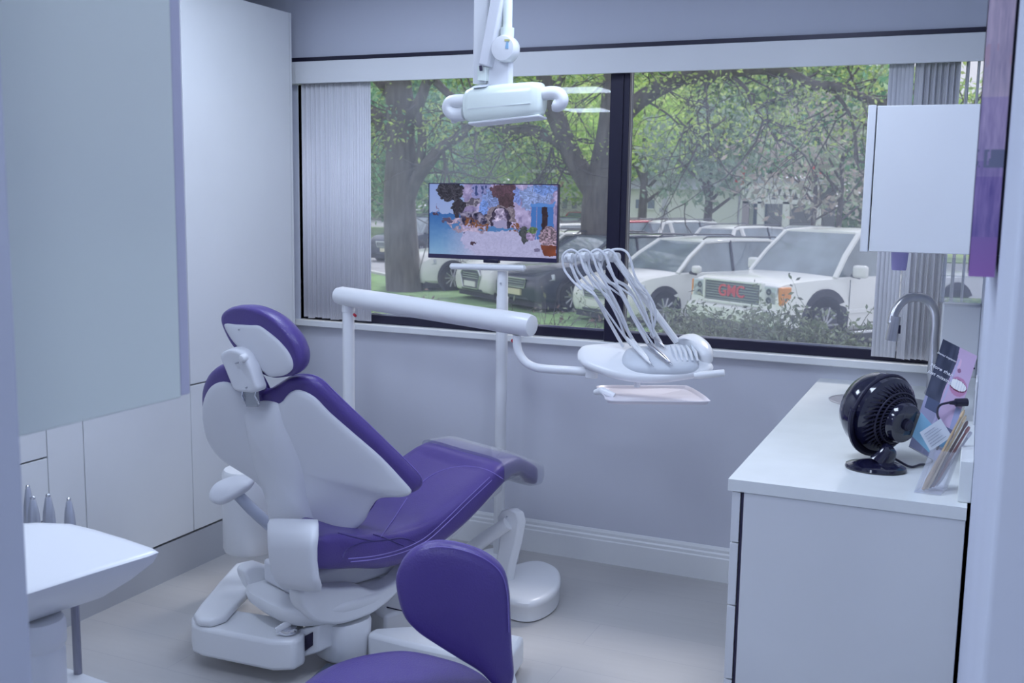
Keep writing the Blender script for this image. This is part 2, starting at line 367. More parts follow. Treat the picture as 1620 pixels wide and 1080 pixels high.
# faucet
t = thing('faucet', 'brushed steel gooseneck pull-down faucet behind the sink', 'faucet', (-.13, 4.12, .9))
Yf = 4.1
fp = [aty(x, y, Yf) for x, y in [(1474, 628), (1475, 590), (1477, 560), (1478, 530), (1480, 505), (1478, 485), (1468, 471), (1452, 466), (1434, 470), (1421, 485), (1415, 505)]]
fp[0].z = .9; fp = [V((p.x, Yf-.015*i, p.z)) for i, p in enumerate(fp)]
MB().tube(crom(fp, 40, False), .0165, 16).build('spout', STEEL, t)
a0, a1 = aty(1417, 500, Yf-.15), aty(1410, 538, Yf-.15)
MB().tube([a0, a0.lerp(a1, .3), a1], [.0175, .0195, .022], 16).build('spray_head', STEEL, t)
MB().tube([a0.lerp(a1, .35)+V((.017, -.004, 0)), a0.lerp(a1, .7)+V((.021, -.004, 0))], .006, 8).build('spray_button', BLACKM, t)
MB().lathe([(.027, .9), (.027, .905), (.022, .915), (.021, 1.05), (.0205, 1.055)], (fp[0].x, fp[0].y, 0)).build('base', STEEL, t)
MB().tube([V((fp[0].x, Yf, .98)), V((fp[0].x+.03, Yf-.02, .985)), V((fp[0].x+.05, Yf-.05, 1.01))], [.01, .009, .007], 10).build('handle', STEEL, t)
# upper cupboard over the counter
U0, U1 = 3.18, 3.85
t = thing('wall_cupboard', 'small white wall cupboard hung above the sink counter', 'cupboard', (-.16, 3.5, 1.46))
pA, pB, pC, pD = aty(1379, 168, U0), aty(1545, 164, U0), aty(1367, 397, U0), aty(1537, 404, U0)
zc0, zc1 = aty(1450, 400, U0).z, aty(1450, 166, U0).z
bx('body', WHITE, -.283, .0295, U0, U1, zc0, zc1, t, .002)
bx('door', WHITE, -.308, -.286, U0-.002, U1, zc0-.002, zc1+.002, t, .002)
# purple cup dispenser, hanging below the cupboard
t = thing('paper_cup_dispenser', 'lavender tapered cup hanging under the wall cupboard', 'cup')
q0 = aty(1424, 395, 3.5); q1 = aty(1423, 427, 3.5); q0.z = zc0+.0; cup = mat('lavender_cup', (.44, .39, .72), .4)
t.location = q1
MB().lathe([(.0265, q0.z-.001), (.0265, q0.z-.012), (.023, q1.z+.01), (.0215, q1.z), (.018, q1.z+.003)][::-1], (q0.x, q0.y, 0)).build('cup', cup, t)
MB().lathe([(.028, q0.z-.008), (.029, q0.z-.004), (.028, q0.z-.0005)], (q0.x, q0.y, 0)).build('rim', cup, t)
# clear dispenser box on the right wall
t = thing('glove_box_holder', 'clear acrylic holder on the wall beside the gathered blind', 'holder', (-.03, 3.9, 1.3))
b = MB(); gx0, gx1 = aty(1488, 440, 3.9).x, .029
gz0, gz1 = aty(1510, 479, 3.9).z, aty(1510, 408, 3.9).z; th = .003
b.box(gx0, gx1, 3.9, 3.9+th, gz0, gz1); b.box(gx0, gx0+th, 3.9, 4.1, gz0, gz1); b.box(gx0, gx1, 3.9, 4.1, gz0, gz0+th); b.box(gx0, gx1, 4.1-th, 4.1, gz0, gz1); b.box(gx0, gx1, 3.88, 3.9, gz0+.09, gz0+.094)
b.build('acrylic_box', glass_mat('clear_box_acrylic', (.97, .98, 1), 1.45, haze=.10), t)
# towel dispenser
t = thing('towel_dispenser', 'white paper towel dispenser on the wall below the acrylic holder', 'dispenser', (-.02, 3.9, 1.1))
bx('housing', WHITE, aty(1488, 520, 3.92).x, .0295, 3.92, 4.16, .995, gz0-.004, t, .008)
bx('front_cover', PLAST, aty(1488, 520, 3.92).x+.004, .03, 3.912, 3.92, 1.06, gz0-.01, t, .004)
bx('paper_slot', GAP, aty(1488, 520, 3.92).x+.012, .024, 3.91, 3.913, 1.03, 1.036, t)

# canvas on the right wall
def canvas_fn(U, Vv):
    n = .5*vnoise(U*.3, Vv, 7, 3)+.3*vnoise(U*.5, Vv, 17, 4)+.2*vnoise(U, Vv, 40, 5)
    top = np.array([.76, .69, .76]); mid = np.array([.67, .60, .74]); low = np.array([.54, .46, .68]); low2 = np.array([.62, .44, .70]); grn = np.array([.47, .48, .58])
    k = Vv[..., None]; C = np.where(k > .62, top, np.where(k > .35, mid*(k-.35)/.27*1.0+mid*(1-(k-.35)/.27), low))
    C = np.where((k > .30) & (k < .40), C*.5+low*.5, C)
    C = C+(n[..., None]-.5)*np.array([.28, .24, .18])
    C = np.where((k > .38)&(k < .44)&(n[..., None] > .48), grn, C)
    C = np.where(k < .14, low2*(1-k/.14*.6)+low*(k/.14*.6), C); C = np.where((k > .72)&(k < .80)&(n[..., None] > .5), np.array([.78, .66, .72]), C)
    return C
CY = 1.62
t = thing('canvas_picture', 'purple and pink canvas print hanging on the right wall', 'picture', (.0, CY+.3, 1.5))
cxl = aty(1546, 219, CY).x; cxr = aty(1586, 219, CY).x
czb = aty(1560, 438, CY).z; cxl, cxr = -.008, .026
CM = attr_mat('canvas_print', rough=.7)
picture('canvas_edge', (cxl, CY-.001, czb), (cxr, CY-.001, czb), (cxl, CY-.001, czb+.62), 16, 200, lambda U, Vv: canvas_fn(U*3, Vv*1.55), CM, t)
picture('canvas_face', (cxl-.001, CY+.9, czb), (cxl-.001, CY, czb), (cxl-.001, CY+.9, czb+.62), 120, 90, lambda U, Vv: canvas_fn(U*8, Vv*1.55), CM, t)
bx('stretcher', mat('canvas_back', (.5, .45, .6), .8), cxl, cxr, CY, CY+.9, czb, czb+.62, t)
bx('gap_shade', BLACKM, cxr, .0295, CY+.01, CY+.88, czb+.03, czb+.60, t)  # black filler standing in for the shadow between canvas and wall
# ------------------------------------------------------------------ stuff on the counter
# desk fan
def fan():
    t = thing('desk_fan', 'glossy black round desk fan on the quartz counter', 'fan', (-.2, 2.95, .9))
    c = aty(1390, 650, 2.97); 
    ax = (V((-.78, .62, .18))).normalized()        # air blows towards the sink side
    c = c+V((0, 0, .0))
    MB().lathe([(.050, -.052), (.078, -.05), (.104, -.03), (.108, -.005), (.103, .03), (.088, .056), (.070, .066), (.066, .062), (.082, .05), (.096, .0), (.092, -.03), (.05, -.04)], c, ax, 48).build('housing', BLACKP, t)
    rim = MB(); a = ax.orthogonal().normalized(); b2 = ax.cross(a)
    rg = lambda R, h, r: MB().tube([c+ax*h+(a*math.cos(q*math.pi/24)+b2*math.sin(q*math.pi/24))*R for q in range(49)], r, 8, False)
    rg(.106, -.012, .0055).build('rim_ring', BLACKM, t)
    g = MB()
    for k in range(40):
        q = 2*math.pi*k/40; d0 = a*math.cos(q)+b2*math.sin(q); q2 = q+.5; d1 = a*math.cos(q2)+b2*math.sin(q2)
        g.tube([c-ax*.03+d0*.098, c-ax*.055+(d0*.6+d1*.4)*.082, c-ax*.075+d1*.055, c-ax*.082+d1*.04], .0022, 6)
    g.build('rear_grille', BLACKM, t)
    MB().lathe([(.045, -.1), (.052, -.098), (.056, -.088), (.056, -.076), (.05, -.07), (.03, -.066)], c, ax, 32).build('motor_cap', BLACKP, t)
    for R, h in ((.075, -.062), (.064, -.07)): rg(R, h, .0028).build('grille_ring', BLACKM, t)
    MB().lathe([(.012, -.112), (.016, -.108), (.017, -.098)], c, ax, 20).build('control_knob', BLACKM, t)
    g = MB()
    for k in range(24):
        q = 2*math.pi*k/24; d0 = a*math.cos(q)+b2*math.sin(q); g.tube([c+ax*.058+d0*.075, c+ax*.066+d0*.02], .0018, 5)
    g.build('front_grille', BLACKM, t)
    bc = atz(1385, 742, .9); N_ = 40
    o = [bc+V((.078*math.cos(q*2*math.pi/N_)*(1), .062*math.sin(q*2*math.pi/N_), 0)) for q in range(N_)]
    MB().pad(o, bc, (0, 0, 1), [(.97, .001), (1, .004), (.97, .011), (.8, .017), (.4, .022), (.01, .024)]).build('base', BLACKP, t)
    MB().tube(crom([bc+V((.012, .0, .016)), bc+V((.03, .02, .05)), c-V((0, 0, .10))+V((.018, 0, 0)), c-V((0, 0, .085))], 12, False), [.034, .03, .026, .024, .022, .02, .02, .02, .02, .018, .018, .018, .018][:len(crom([bc, bc, bc, bc], 12, False))], 14, flat=.6).build('neck', BLACKP, t)
    yk = MB(); s_ = a if abs(a.z) < abs(b2.z) else b2
    hz = V((0, 0, 1)).cross(ax).normalized(); dn = V((0, 0, -1)); dn = (dn-ax*dn.dot(ax)).normalized()
    yk.tube([c-ax*.012+(hz*math.cos(q)+dn*math.sin(q))*.112 for q in [math.pi*i/20 for i in range(-1, 22)]], .008, 8, flat=1.8)
    yk.build('yoke', BLACKM, t)
    # power cord running to the outlet on the wall
    pth = [atz(1455, 735, .905), atz(1440, 738, .905), atz(1420, 728, .915), atz(1400, 716, .93)]
    pth = pth[::-1]+[atz(1475, 728, .905), aty(1490, 680, 3.02), aty(1483, 655, 3.05), aty(1487, 641, 3.08), aty(1505, 636, 3.1)]
    MB().tube(crom(pth, 48, False), .0032, 8).build('power_cord', BLACKM, t)
    p0, p1 = aty(1502, 637, 3.1), aty(1530, 636, 3.12)
    MB().tube([p0, p0.lerp(p1, .3), p0.lerp(p1, .35), p1], [.0045, .007, .0115, .0115], 10).build('plug', BLACKM, t)
fan()
ot = thing('wall_outlet', 'white outlet plate above the counter holding the black plug', 'outlet', (.03, 3.13, 1.05))
bx('cover_plate', PLAST, .024, .0295, 3.07, 3.19, .99, 1.12, ot, .002)
bx('socket', GREYP, .0225, .0245, 3.1, 3.16, 1.02, 1.09, ot)

# brochure board with the smile
SKIN = (.80, .62, .72)
def smile_fn(U, Vv):
    C = np.zeros(U.shape+(3,)); C[:] = (.30, .32, .40)
    dk = (U < .42); C[dk] = (.24, .26, .34)
    # blurred diagonal folds
    n = vnoise(U, Vv, 9, 8)[..., None]; C = C+(n-.5)*.12
    C[(Vv < .46) & (U < .5)] = (.62, .62, .74)
    m = (Vv < .46) & (U < .42) & (Vv > .36) & (U > .08); C[m] = (.30, .34, .46)
    f = (U > .47+.05*np.sin(Vv*9)) & (Vv > .30); C[f] = (.78, .68, .80)
    sh = f & (((U-.66)/.05)**2+((Vv-.80)/.02)**2 < 1); C[sh] = (.60, .42, .54)
    sh = f & (((U-.60)/.06)**2+((Vv-.86)/.05)**2 < 1); C[sh] = (.86, .72, .82)
    lips = ((U-.75)/.24)**2+((Vv-.665)/.085)**2 < 1; C[lips] = (.74, .52, .66)
    inm = ((U-.73)/.255)**2+((Vv-.672)/.052)**2 < 1; C[inm] = (.42, .2, .3)
    tee = ((U-.73)/.24)**2+((Vv-.676)/.044)**2 < 1; C[tee] = (.93, .93, .93)
    ln = tee & (np.abs(((U-.55)*14) % 1-.5) > .44); C[ln] = (.80, .80, .86)
    ch = f & (Vv < .5) & (U > .84); C[ch] = (.62, .64, .78)
    C[(Vv < .30) & (U > .5)] = (.40, .42, .54)
    C[Vv < .10] = (.66, .66, .78); C[(Vv < .22) & (Vv > .12)] = (.44, .62, .74)
    st = (np.abs((U*1.0-(Vv-.36)*.25) - .44) < .025) & (Vv < .9); C[st] = (.72, .70, .82)
    return C
t = thing('brochure_board', 'tilted dental poster with a smiling mouth leaning on the wall', 'poster', (-.07, 3.1, .9))
B0 = V(atz(1440, 709, .903)); 
# plane of the board: bottom-left B0, leaning back to the wall
bl = aty(1438, 705, 3.0); br_ = aty(1475, 745, 2.95); tl = aty(1492, 536, 3.28); 
trr = tl+(br_-bl)*1.0
wv = (aty(1546, 563, 3.26)-tl); hv = tl-bl
picture('printed_face', bl, bl+wv, tl, 90, 150, smile_fn, attr_mat('poster_print', rough=.35), t)
nb = wv.cross(hv).normalized()
if nb.dot(CP-bl) < 0: nb = -nb
bkm = MB(); bkm.prism([bl-nb*.0015, bl+wv-nb*.0015, tl+wv-nb*.0015, tl-nb*.0015], -nb*.004); bkm.build('board', PLAST, t)
TXT = mat('poster_white_ink', (.9, .9, .95), .5)
xw = wv.normalized(); yw = (hv-xw*hv.dot(xw)).normalized()
def on_board(u, v, off=.001): p = bl+wv*u+hv*v+nb*off; return Matrix(((xw.x, yw.x, nb.x, p.x), (xw.y, yw.y, nb.y, p.y), (xw.z, yw.z, nb.z, p.z), (0, 0, 0, 1)))
if xw.cross(yw).dot(nb) < 0: pass
text('Dental Implants', .009, TXT, on_board(.24, .86), t); text('More than', .016, TXT, on_board(.22, .73), t); text('just missing', .015, TXT, on_board(.22, .665), t)
# cards
cm_b = mat('light_blue_card', (.30, .58, .78), .5); cm_w = mat('white_card', (.72, .76, .84), .5); ink = mat('card_ink', (.35, .38, .48), .6)
q = [aty(x, y, 2.93) for x, y in [(1457, 652), (1482, 680), (1470, 716), (1443, 690)]]
cb = MB(); cb.prism(q, V((0, .002, 0))); tag(cb.build('appointment_card', cm_b), 'light blue card leaning in front of the poster', 'card')
q = [aty(x, y, 2.9) for x, y in [(1455, 684), (1488, 662), (1506, 690), (1472, 714)]]
cb = MB(); cb.prism(q, V((0, .002, 0))); cw = tag(cb.build('appointment_card', cm_w), 'white printed card overlapping the light blue card', 'card')
ln = MB()
for i in range(6):
    f = .18+.13*i; a_, b_ = q[0].lerp(q[3], f), q[1].lerp(q[2], f); ln.tube([a_.lerp(b_, .12)-V((0, .001, 0)), a_.lerp(b_, .62+.3*((i*37) % 3)/3)-V((0, .001, 0))], .0007, 4)
ln.build('printed_lines', ink, cw)
# clear holder with pens and brushes
t = thing('pen_holder', 'clear acrylic pen holder at the front edge of the counter', 'holder', (-.06, 2.68, .9))
h0 = atz(1446, 778, .902); h1 = atz(1487, 783, .902); H0 = aty(1472, 712, 2.72); H1 = aty(1512, 716, 2.74)
back = V((.012, .05, 0)); b = MB()
for (A, Bq, Cq, Dq) in ((h0, h1, H1, H0), (h0+back, h1+back, H1+back, H0+back), (h0, h0+back, H0+back, H0), (h1, h1+back, H1+back, H1), (h0, h1, h1+back, h0+back)):
    nn = (Bq-A).cross(Dq-A).normalized(); b.prism([A, Bq, Cq, Dq], nn*.0018)
b.build('acrylic_walls', glass_mat('frosted_acrylic', (.97, .97, .99), 1.45, haze=.12), t)
cols = [(.45, .33, .2), (.6, .48, .32), (.16, .12, .12), (.3, .16, .16), (.5, .5, .55)]
names = ['brown tipped', 'tan', 'black', 'dark red', 'silver']
for i in range(5):
    A = atz(1458+5*i, 776-1*i, .906)+V((.003, .012+.004*i, 0)); T = aty(1530+2.4*i-4, 648+9*i, 2.8)+V((0, 0, 0))
    o = MB().tube([A, A.lerp(T, .12), A.lerp(T, .5), A.lerp(T, .9), T], [.004, .0062, .0035, .003, .0016], 8).build('micro_brush', mat('brush_%d' % i, cols[i], .5))
    tag(o, '%s thin stick brush standing in the clear pen holder' % names[i], 'brush', 'sticks in the clear holder')
    MB().lathe([(.0036, 0), (.0045, .01), (.003, .018)], A.lerp(T, .9), (T-A), 8).build('tip', mat('brush_tip_%d' % i, [min(1, c_*1.4) for c_ in cols[i]], .6), o)
# ================================================================== DENTAL CHAIR
PHI = math.radians(68); CA = V((math.cos(PHI), math.sin(PHI), 0)); CL = V((-math.sin(PHI), math.cos(PHI), 0)); ZZ = V((0, 0, 1))
CO = atz(505, 905, .41); CO.z = 0; CO = CO+CL*.27
def cw_(s, lat, z): return CO+CA*s+CL*lat+ZZ*z
def cl_(x, y, lat): return atp(x, y, CO+CL*lat, CL)      # pixel -> point on the vertical plane at lateral offset lat
DC = thing('dental_chair', 'reclining dental treatment chair with purple vinyl upholstery and white shell', 'dental chair', (CO.x, CO.y, 0))
# --- back shell (white) : outline follows near edge, bottom and far edge, wings wrapping forward
near = [((411, 640), -.0), ((440, 640), -.05), ((455, 624), -.10), ((471, 619), -.13), ((495, 630), -.165), ((520, 655), -.2), ((560, 690), -.25), ((600, 725), -.28), ((633, 760), -.30), ((648, 779), -.305), ((640, 787), -.295), ((618, 788), -.285), ((597, 791), -.275), ((583, 808), -.25), ((572, 829), -.225), ((548, 846), -.19), ((520, 845), -.15), ((500, 838), -.11), ((470, 840), -.02)]
far = [((432, 812), .12), ((420, 785), .18), ((405, 765), .23), ((380, 748), .27), ((352, 730), .285), ((332, 708), .29), ((322, 685), .28), ((318, 655), .25), ((321, 632), .2), ((332, 613), .16), ((350, 606), .13), ((368, 611), .10), ((385, 626), .06), ((398, 638), .02)]
CPOLY = np.polyfit((.4, .5, .6, .7, .8, .9, 1.0, 1.06), (.118, .128, .122, .094, .047, -.008, -.055, -.075), 3)
def bsurf(x, y, off=0):
    """pixel -> point on the smooth surface of the reclined back"""
    d = ray(x, y)
    def g(t):
        p = CP+d*t; q = p-CO; s_, lt, z = q.dot(CA), q.dot(CL), p.z
        c_ = float(np.polyval(CPOLY, z))
        return s_-(c_-.42*lt+.30*lt*lt)
    lo, hi = 2.2, 4.6
    for _ in range(40):
        m_ = (lo+hi)/2
        if g(m_) > 0: hi = m_
        else: lo = m_
    return CP+d*((lo+hi)/2)
BN = (-CA*.90-ZZ*.36-CL*.36).normalized()
def cr2(px, n): return [(p.x, p.y) for p in crom([V((x, y, 0)) for x, y in px], n)]
def padpx(px, cpx, prof, bow=0, shift=V((0, 0, 0))):
    rings = []
    for sc, off in prof:
        rings.append([bsurf(cpx[0]+(x-cpx[0])*sc, cpx[1]+(y-cpx[1])*sc)+BN*(off+bow*(1-sc*sc))+shift for x, y in px])
    return MB().loft(rings, True)
SHP = cr2([p for p, o in near+far], 99)
pr = [(.01, .0), (.3, 0), (.6, 0), (.8, 0), (.93, -.0005), (.985, -.003), (1, -.008), (1, -.014), (.985, -.022), (.9, -.026), (.5, -.026), (.01, -.026)]
back_shell = padpx(SHP, (455, 730), pr, bow=.03).build('back_shell', PLAST2, DC, ang=60)
un = [(405, 625), (430, 612), (446, 603), (470, 601), (492, 609), (514, 630), (540, 655), (571, 684), (604, 716), (630, 741), (650, 762), (655, 776), (643, 784), (620, 783), (600, 786), (584, 800), (572, 818), (548, 832), (508, 815), (472, 806)]
uf = [(445, 790), (425, 778), (410, 762), (398, 753), (378, 744), (345, 714), (320, 682), (311, 652), (310, 622), (318, 599), (335, 584), (359, 580), (380, 587), (396, 603)]
ULP = cr2(un+uf, 102); fsh = CA*.016
pr2 = [(.01, 0), (.5, 0), (.8, 0), (.93, 0), (.965, -.002), (.99, -.008), (1, -.018), (1.0, -.030), (.985, -.042), (.95, -.050), (.85, -.054), (.5, -.054), (.01, -.054)]
back_up = padpx(ULP, (455, 730), pr2, bow=.012, shift=fsh).build('back_upholstery', PURPLE, DC, ang=70)
pp = [bsurf(455+(x-455)*.99, 730+(y-730)*.99)+fsh-BN*.040 for x, y in ULP]
MB().tube(pp+[pp[0]], .0018, 6, False).build('piping', PURPLE2, back_up)
SPP = cr2([(386, 640), (412, 636), (438, 640), (452, 655), (470, 680), (488, 718), (497, 755), (501, 800), (500, 838), (470, 843), (432, 838), (424, 800), (411, 760), (399, 725), (391, 690), (386, 660)], 96)
padpx(SPP, (452, 735), [(.01, .030), (.4, .029), (.6, .027), (.75, .022), (.88, .013), (.96, .005), (1, -.003), (1, -.03), (.01, -.03)], bow=.028).build('spine_cover', PLAST2, DC, ang=70)
# --- lower bracket
lb = []
def rp_(x, y, s_): return atp(x, y, CO+CA*s_, CA)
for (xa, xb, y, o) in ((431, 499, 820, .03), (427, 500, 828, -.035), (427, 500, 845, -.065), (428, 498, 866, -.075), (430, 498, 885, -.07), (434, 501, 905, -.07), (440, 505, 918, -.06), (450, 503, 928, -.05)):
    pa, pb = rp_(xa, y, o), rp_(xb, y+(8 if y > 900 else 2), o); pm = (pa+pb)/2; hw = (pb-pa)/2
    ring = []
    for k in range(24):
        q = 2*math.pi*k/24; cx2 = math.copysign(abs(math.cos(q))**.4, math.cos(q)); sx2 = math.copysign(abs(math.sin(q))**.5, math.sin(q))
        ring.append(pm+hw*cx2-CA*(.020*sx2)+ZZ*(.003*sx2))
    lb.append(ring)
MB().loft(lb).build('back_bracket', PLAST2, DC, ang=60)
# --- headrest: upholstery, shell, bracket
hr_o = cl_(400, 545, 0)
HN = (-CA*.85-ZZ*.12+V((.15, -.1, 0))).normalized()
def hp(x, y, off=0): return atp(x, y, hr_o, HN)+HN*off
hu = [hp(*p) for p in [(346, 505), (350, 494), (362, 487), (380, 485), (402, 489), (425, 500), (445, 517), (462, 538), (472, 562), (472, 580), (463, 593), (447, 598), (430, 599), (412, 593), (395, 580), (378, 562), (364, 545), (353, 525)]]
HU = crom(hu, 90); hc = hp(412, 545)
h_up = MB().pad(HU, hc, HN, [(.01, 0), (.7, 0), (.88, .0), (.94, -.001), (.98, -.008), (1, -.02), (.995, -.035), (.97, -.052), (.9, -.066), (.75, -.074), (.4, -.078), (.01, -.078)]).build('headrest_pad', PURPLE, DC, ang=60)
hs = [hp(*p, .004) for p in [(356, 513), (374, 513), (395, 514), (410, 515), (424, 524), (440, 537), (455, 554), (463, 570), (463, 583), (453, 592), (440, 595), (428, 595), (418, 588), (398, 572), (381, 552), (366, 534)]]
MB().pad(crom(hs, 96), hp(415, 550), HN, [(.01, .012), (.5, .010), (.85, .005), (.97, .002), (1, -.001), (1, -.012), (.01, -.012)]).build('headrest_shell', PLAST2, DC, ang=60)
br = [hp(*p, .02) for p in [(366, 556), (378, 547), (392, 548), (404, 556), (414, 575), (422, 598), (425, 609), (420, 615), (405, 615), (389, 612), (383, 600), (374, 578)]]
hb = MB().pad(crom(br, 72), hp(396, 582), HN, [(.01, .034), (.8, .034), (.92, .031), (.98, .024), (1, .014), (1, -.01), (.01, -.01)]).build('headrest_bracket', PLAST2, DC, ang=60)
kn = hp(404, 560, .05); MB().lathe([(.013, -.01), (.013, .004), (.010, .01), (.004, .012)], kn, HN, 20).build('adjuster_knob', PLAST, hb)
MB().lathe([(.015, -.02), (.015, .0)], hp(386, 542, .0), HN, 18).build('pivot_boss', PLAST2, hb)
for (x, y) in ((393, 568), (409, 606), (382, 520)): MB().lathe([(.0026, -.03), (.0026, .0012)], hp(x, y, .054 if y > 530 else .012), HN, 10).build('screw', GREYP, hb)
sl_ = [hp(*p, .012) for p in [(392, 610), (414, 611), (416, 640), (398, 640)]]
MB().prism(sl_, HN*.012).build('headrest_slide', mat('grey_metal', (.4, .42, .46), .4, metal=.6), DC, .002)
for xx in (392, 413): MB().tube([hp(xx, 612, .02), hp(xx+2, 622, .03), hp(xx+5, 636, .022)], .003, 8).build('slide_rod', CHROME, DC)
# --- seat cushion: stations (s, half width near, half width far, z bottom, z top)
ST = [(-.035, .20, -.08, .45, .51), (-.025, .255, -.03, .43, .525), (0, .272, .0, .412, .535), (.08, .275, .07, .39, .53), (.16, .275, .13, .371, .51), (.25, .275, .19, .345, .495), (.34, .274, .235, .335, .487), (.43, .27, .26, .338, .49), (.52, .265, .265, .362, .512), (.62, .26, .262, .40, .545), (.72, .25, .255, .45, .58), (.80, .24, .25, .495, .61), (.88, .225, .24, .53, .625), (.95, .21, .23, .54, .62), (1.02, .195, .215, .50, .59), (1.07, .18, .2, .47, .565), (1.10, .15, .17, .46, .55), (1.11, .10, .12, .47, .54)]
def seatring(st, M=36):
    s, wn, wf, zb_, zt_ = st; ring = []; zm = (zb_+zt_)/2; hz = (zt_-zb_)/2
    for k in range(M):
        q = 2*math.pi*k/M; c_, d_ = math.cos(q), math.sin(q)
        c2 = math.copysign(abs(c_)**.38, c_); d2 = math.copysign(abs(d_)**.5, d_)
        dish = -.022*(1-c2*c2)**1.0*(1 if d_ > 0 else 0)*(1 if s < .8 else .3)
        ring.append(cw_(s, (wf-wn)/2+c2*(wf+wn)/2, zm+d2*hz+dish))
    return ring
# interpolate stations smoothly
ST[:6] = [(-.035, .20, -.17, .45, .51), (-.025, .255, -.14, .43, .525), (0, .272, -.10, .412, .535), (.08, .275, -.03, .39, .53), (.16, .275, .05, .371, .51), (.25, .275, .14, .345, .495)]
STv = [V((a_[0], a_[1], a_[2])) for a_ in ST]; STz = [V((a_[3], a_[4], 0)) for a_ in ST]
A1 = crom(STv, 68, False); A2 = crom(STz, 68, False)
seat = MB().loft([seatring((p.x, p.y, p.z, q_.x, q_.y)) for p, q_ in zip(A1, A2)]).build('seat_upholstery', PURPLE, DC, ang=70)
def seattop(s, lat):
    i = max(j for j in range(len(ST)) if ST[j][0] <= s) if s > ST[0][0] else 0; i = min(i, len(ST)-2)
    t_ = (s-ST[i][0])/(ST[i+1][0]-ST[i][0]); L_ = [ST[i][k]*(1-t_)+ST[i+1][k]*t_ for k in range(5)]
    c2 = min(.999, abs(lat-(L_[2]-L_[1])/2)/((L_[1]+L_[2])/2)); c_ = c2**(1/.38); d_ = math.sqrt(max(0, 1-c_*c_))
    return (L_[3]+L_[4])/2+(L_[4]-L_[3])/2*d_**.5-.022*(1-c2*c2)*(1 if s < .8 else .3)
def seam(pts, n=40, r=.0022, lift=.0005):
    P = crom([V((a_, b_, 0)) for a_, b_ in pts], n, False); return [cw_(p.x, p.y, seattop(p.x, p.y)+lift) for p in P], r
def ptop(x, y, lift=.001):
    d = ray(x, y); lo, hi = 2.2, 4.4
    for _ in range(40):
        m_ = (lo+hi)/2; p = CP+d*m_; q_ = p-CO; s_, lt = q_.dot(CA), q_.dot(CL)
        if p.z > seattop(min(max(s_, -.03), 1.09), lt): lo = m_
        else: hi = m_
    return CP+d*lo+ZZ*lift
for px in ([(551, 884), (591, 880), (632, 870), (669, 853), (701, 826), (738, 790), (775, 755)], [(555, 889), (592, 885), (634, 875), (672, 858), (704, 831), (741, 795), (778, 760)], [(659, 772), (675, 757), (697, 745), (720, 739), (745, 738), (772, 744), (796, 758)], [(644, 788), (636, 800), (622, 822), (602, 850)]):
    MB().tube([ptop(x, y) for x, y in cr2(px, 1)] if False else [ptop(p.x, p.y) for p in crom([V((x, y, 0)) for x, y in px], 40, False)], .0017, 6, False).build('seam', PURPLE2, seat)
for px in ([(542, 882), (549, 869), (574, 858), (612, 854), (636, 851), (660, 858)], [(534, 843), (562, 850), (592, 856)], [(590, 845), (606, 850), (640, 864)]):
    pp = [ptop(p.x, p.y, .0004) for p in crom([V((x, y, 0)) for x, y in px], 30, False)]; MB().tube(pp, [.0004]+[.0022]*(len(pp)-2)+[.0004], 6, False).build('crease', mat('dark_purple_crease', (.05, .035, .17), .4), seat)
# clear plastic cover on the toe end
cv = [(.84, .236, .25, .520, .632), (.95, .219, .24, .530, .632), (1.02, .204, .224, .49, .602), (1.07, .19, .21, .462, .578), (1.11, .175, .192, .458, .560), (1.142, .15, .17, .462, .552), (1.15, .10, .12, .475, .545)]
MB().loft([seatring(c_) for c_ in cv], True).build('toe_cover', COVER, DC, ang=60)
# --- chair underside housing, base
hs_ = []
def pring(cx, cy, z, rx, ry, rot=PHI, M=40, pw=.6):
    r_ = []
    for k in range(M):
        q = 2*math.pi*k/M; c_, d_ = math.cos(q), math.sin(q); u_ = math.copysign(abs(c_)**pw, c_)*rx; v_ = math.copysign(abs(d_)**pw, d_)*ry
        r_.append(V((cx+u_*math.cos(rot)-v_*math.sin(rot), cy+u_*math.sin(rot)+v_*math.cos(rot), z)))
    return r_
hcx = cw_(.17, 0, 0)
# bowl-shaped swivel housing
def bowl(lv, c, rot, m, name, par, pw=.62, fn=None):
    rings = []
    for (z, rx, ry, dx) in lv:
        rg = pring(c.x+CA.x*dx, c.y+CA.y*dx, z, rx, ry, rot, 56, pw)
        if fn: rg = [fn(p, z) for p in rg]
        rings.append(rg)
    return MB().loft(rings).build(name, m, par, ang=50)
bw = cw_(.14, .0, 0)
bw = cw_(.20, .0, 0)
bowl([(.160, .10, .10, .0), (.166, .17, .15, .0), (.185, .215, .185, .0), (.215, .245, .205, .0), (.240, .252, .21, .0), (.252, .248, .206, .0), (.257, .235, .195, .0), (.257, .05, .05, .0)], bw, PHI, PLAST, 'swivel_housing', DC)
bowl([(.150, .13, .12, .0), (.158, .15, .14, .0), (.163, .15, .14, .0)], bw, PHI, GREYP, 'swivel_ring', DC)
def cheek(px, lat, th):
    P = [cl_(x, y, lat) for x, y in cr2(px, 72)]
    MB().prism(P, CL*th).build('side_cheek', PLAST, DC, .012, ang=50, seg=4)
cheek([(477, 940), (489, 928), (510, 929), (533, 930), (568, 928), (596, 934), (625, 921), (648, 898), (662, 890), (664, 900), (642, 925), (617, 950), (596, 967), (576, 977), (540, 988), (505, 986), (487, 974), (477, 957)], -.205, .075)
cheek([(387, 906), (398, 895), (415, 893), (434, 903), (440, 918), (430, 934), (419, 947), (408, 944), (395, 928)], .14, .06)
bk2 = MB(); M2 = Matrix.Translation(cw_(.25, 0, 0)) @ Matrix.Rotation(PHI, 4, 'Z')
bk2.box(-.22, .3, -.12, .12, .262, .345, M2); bk2.build('seat_frame', PLAST2, DC, .012)
lf = MB()
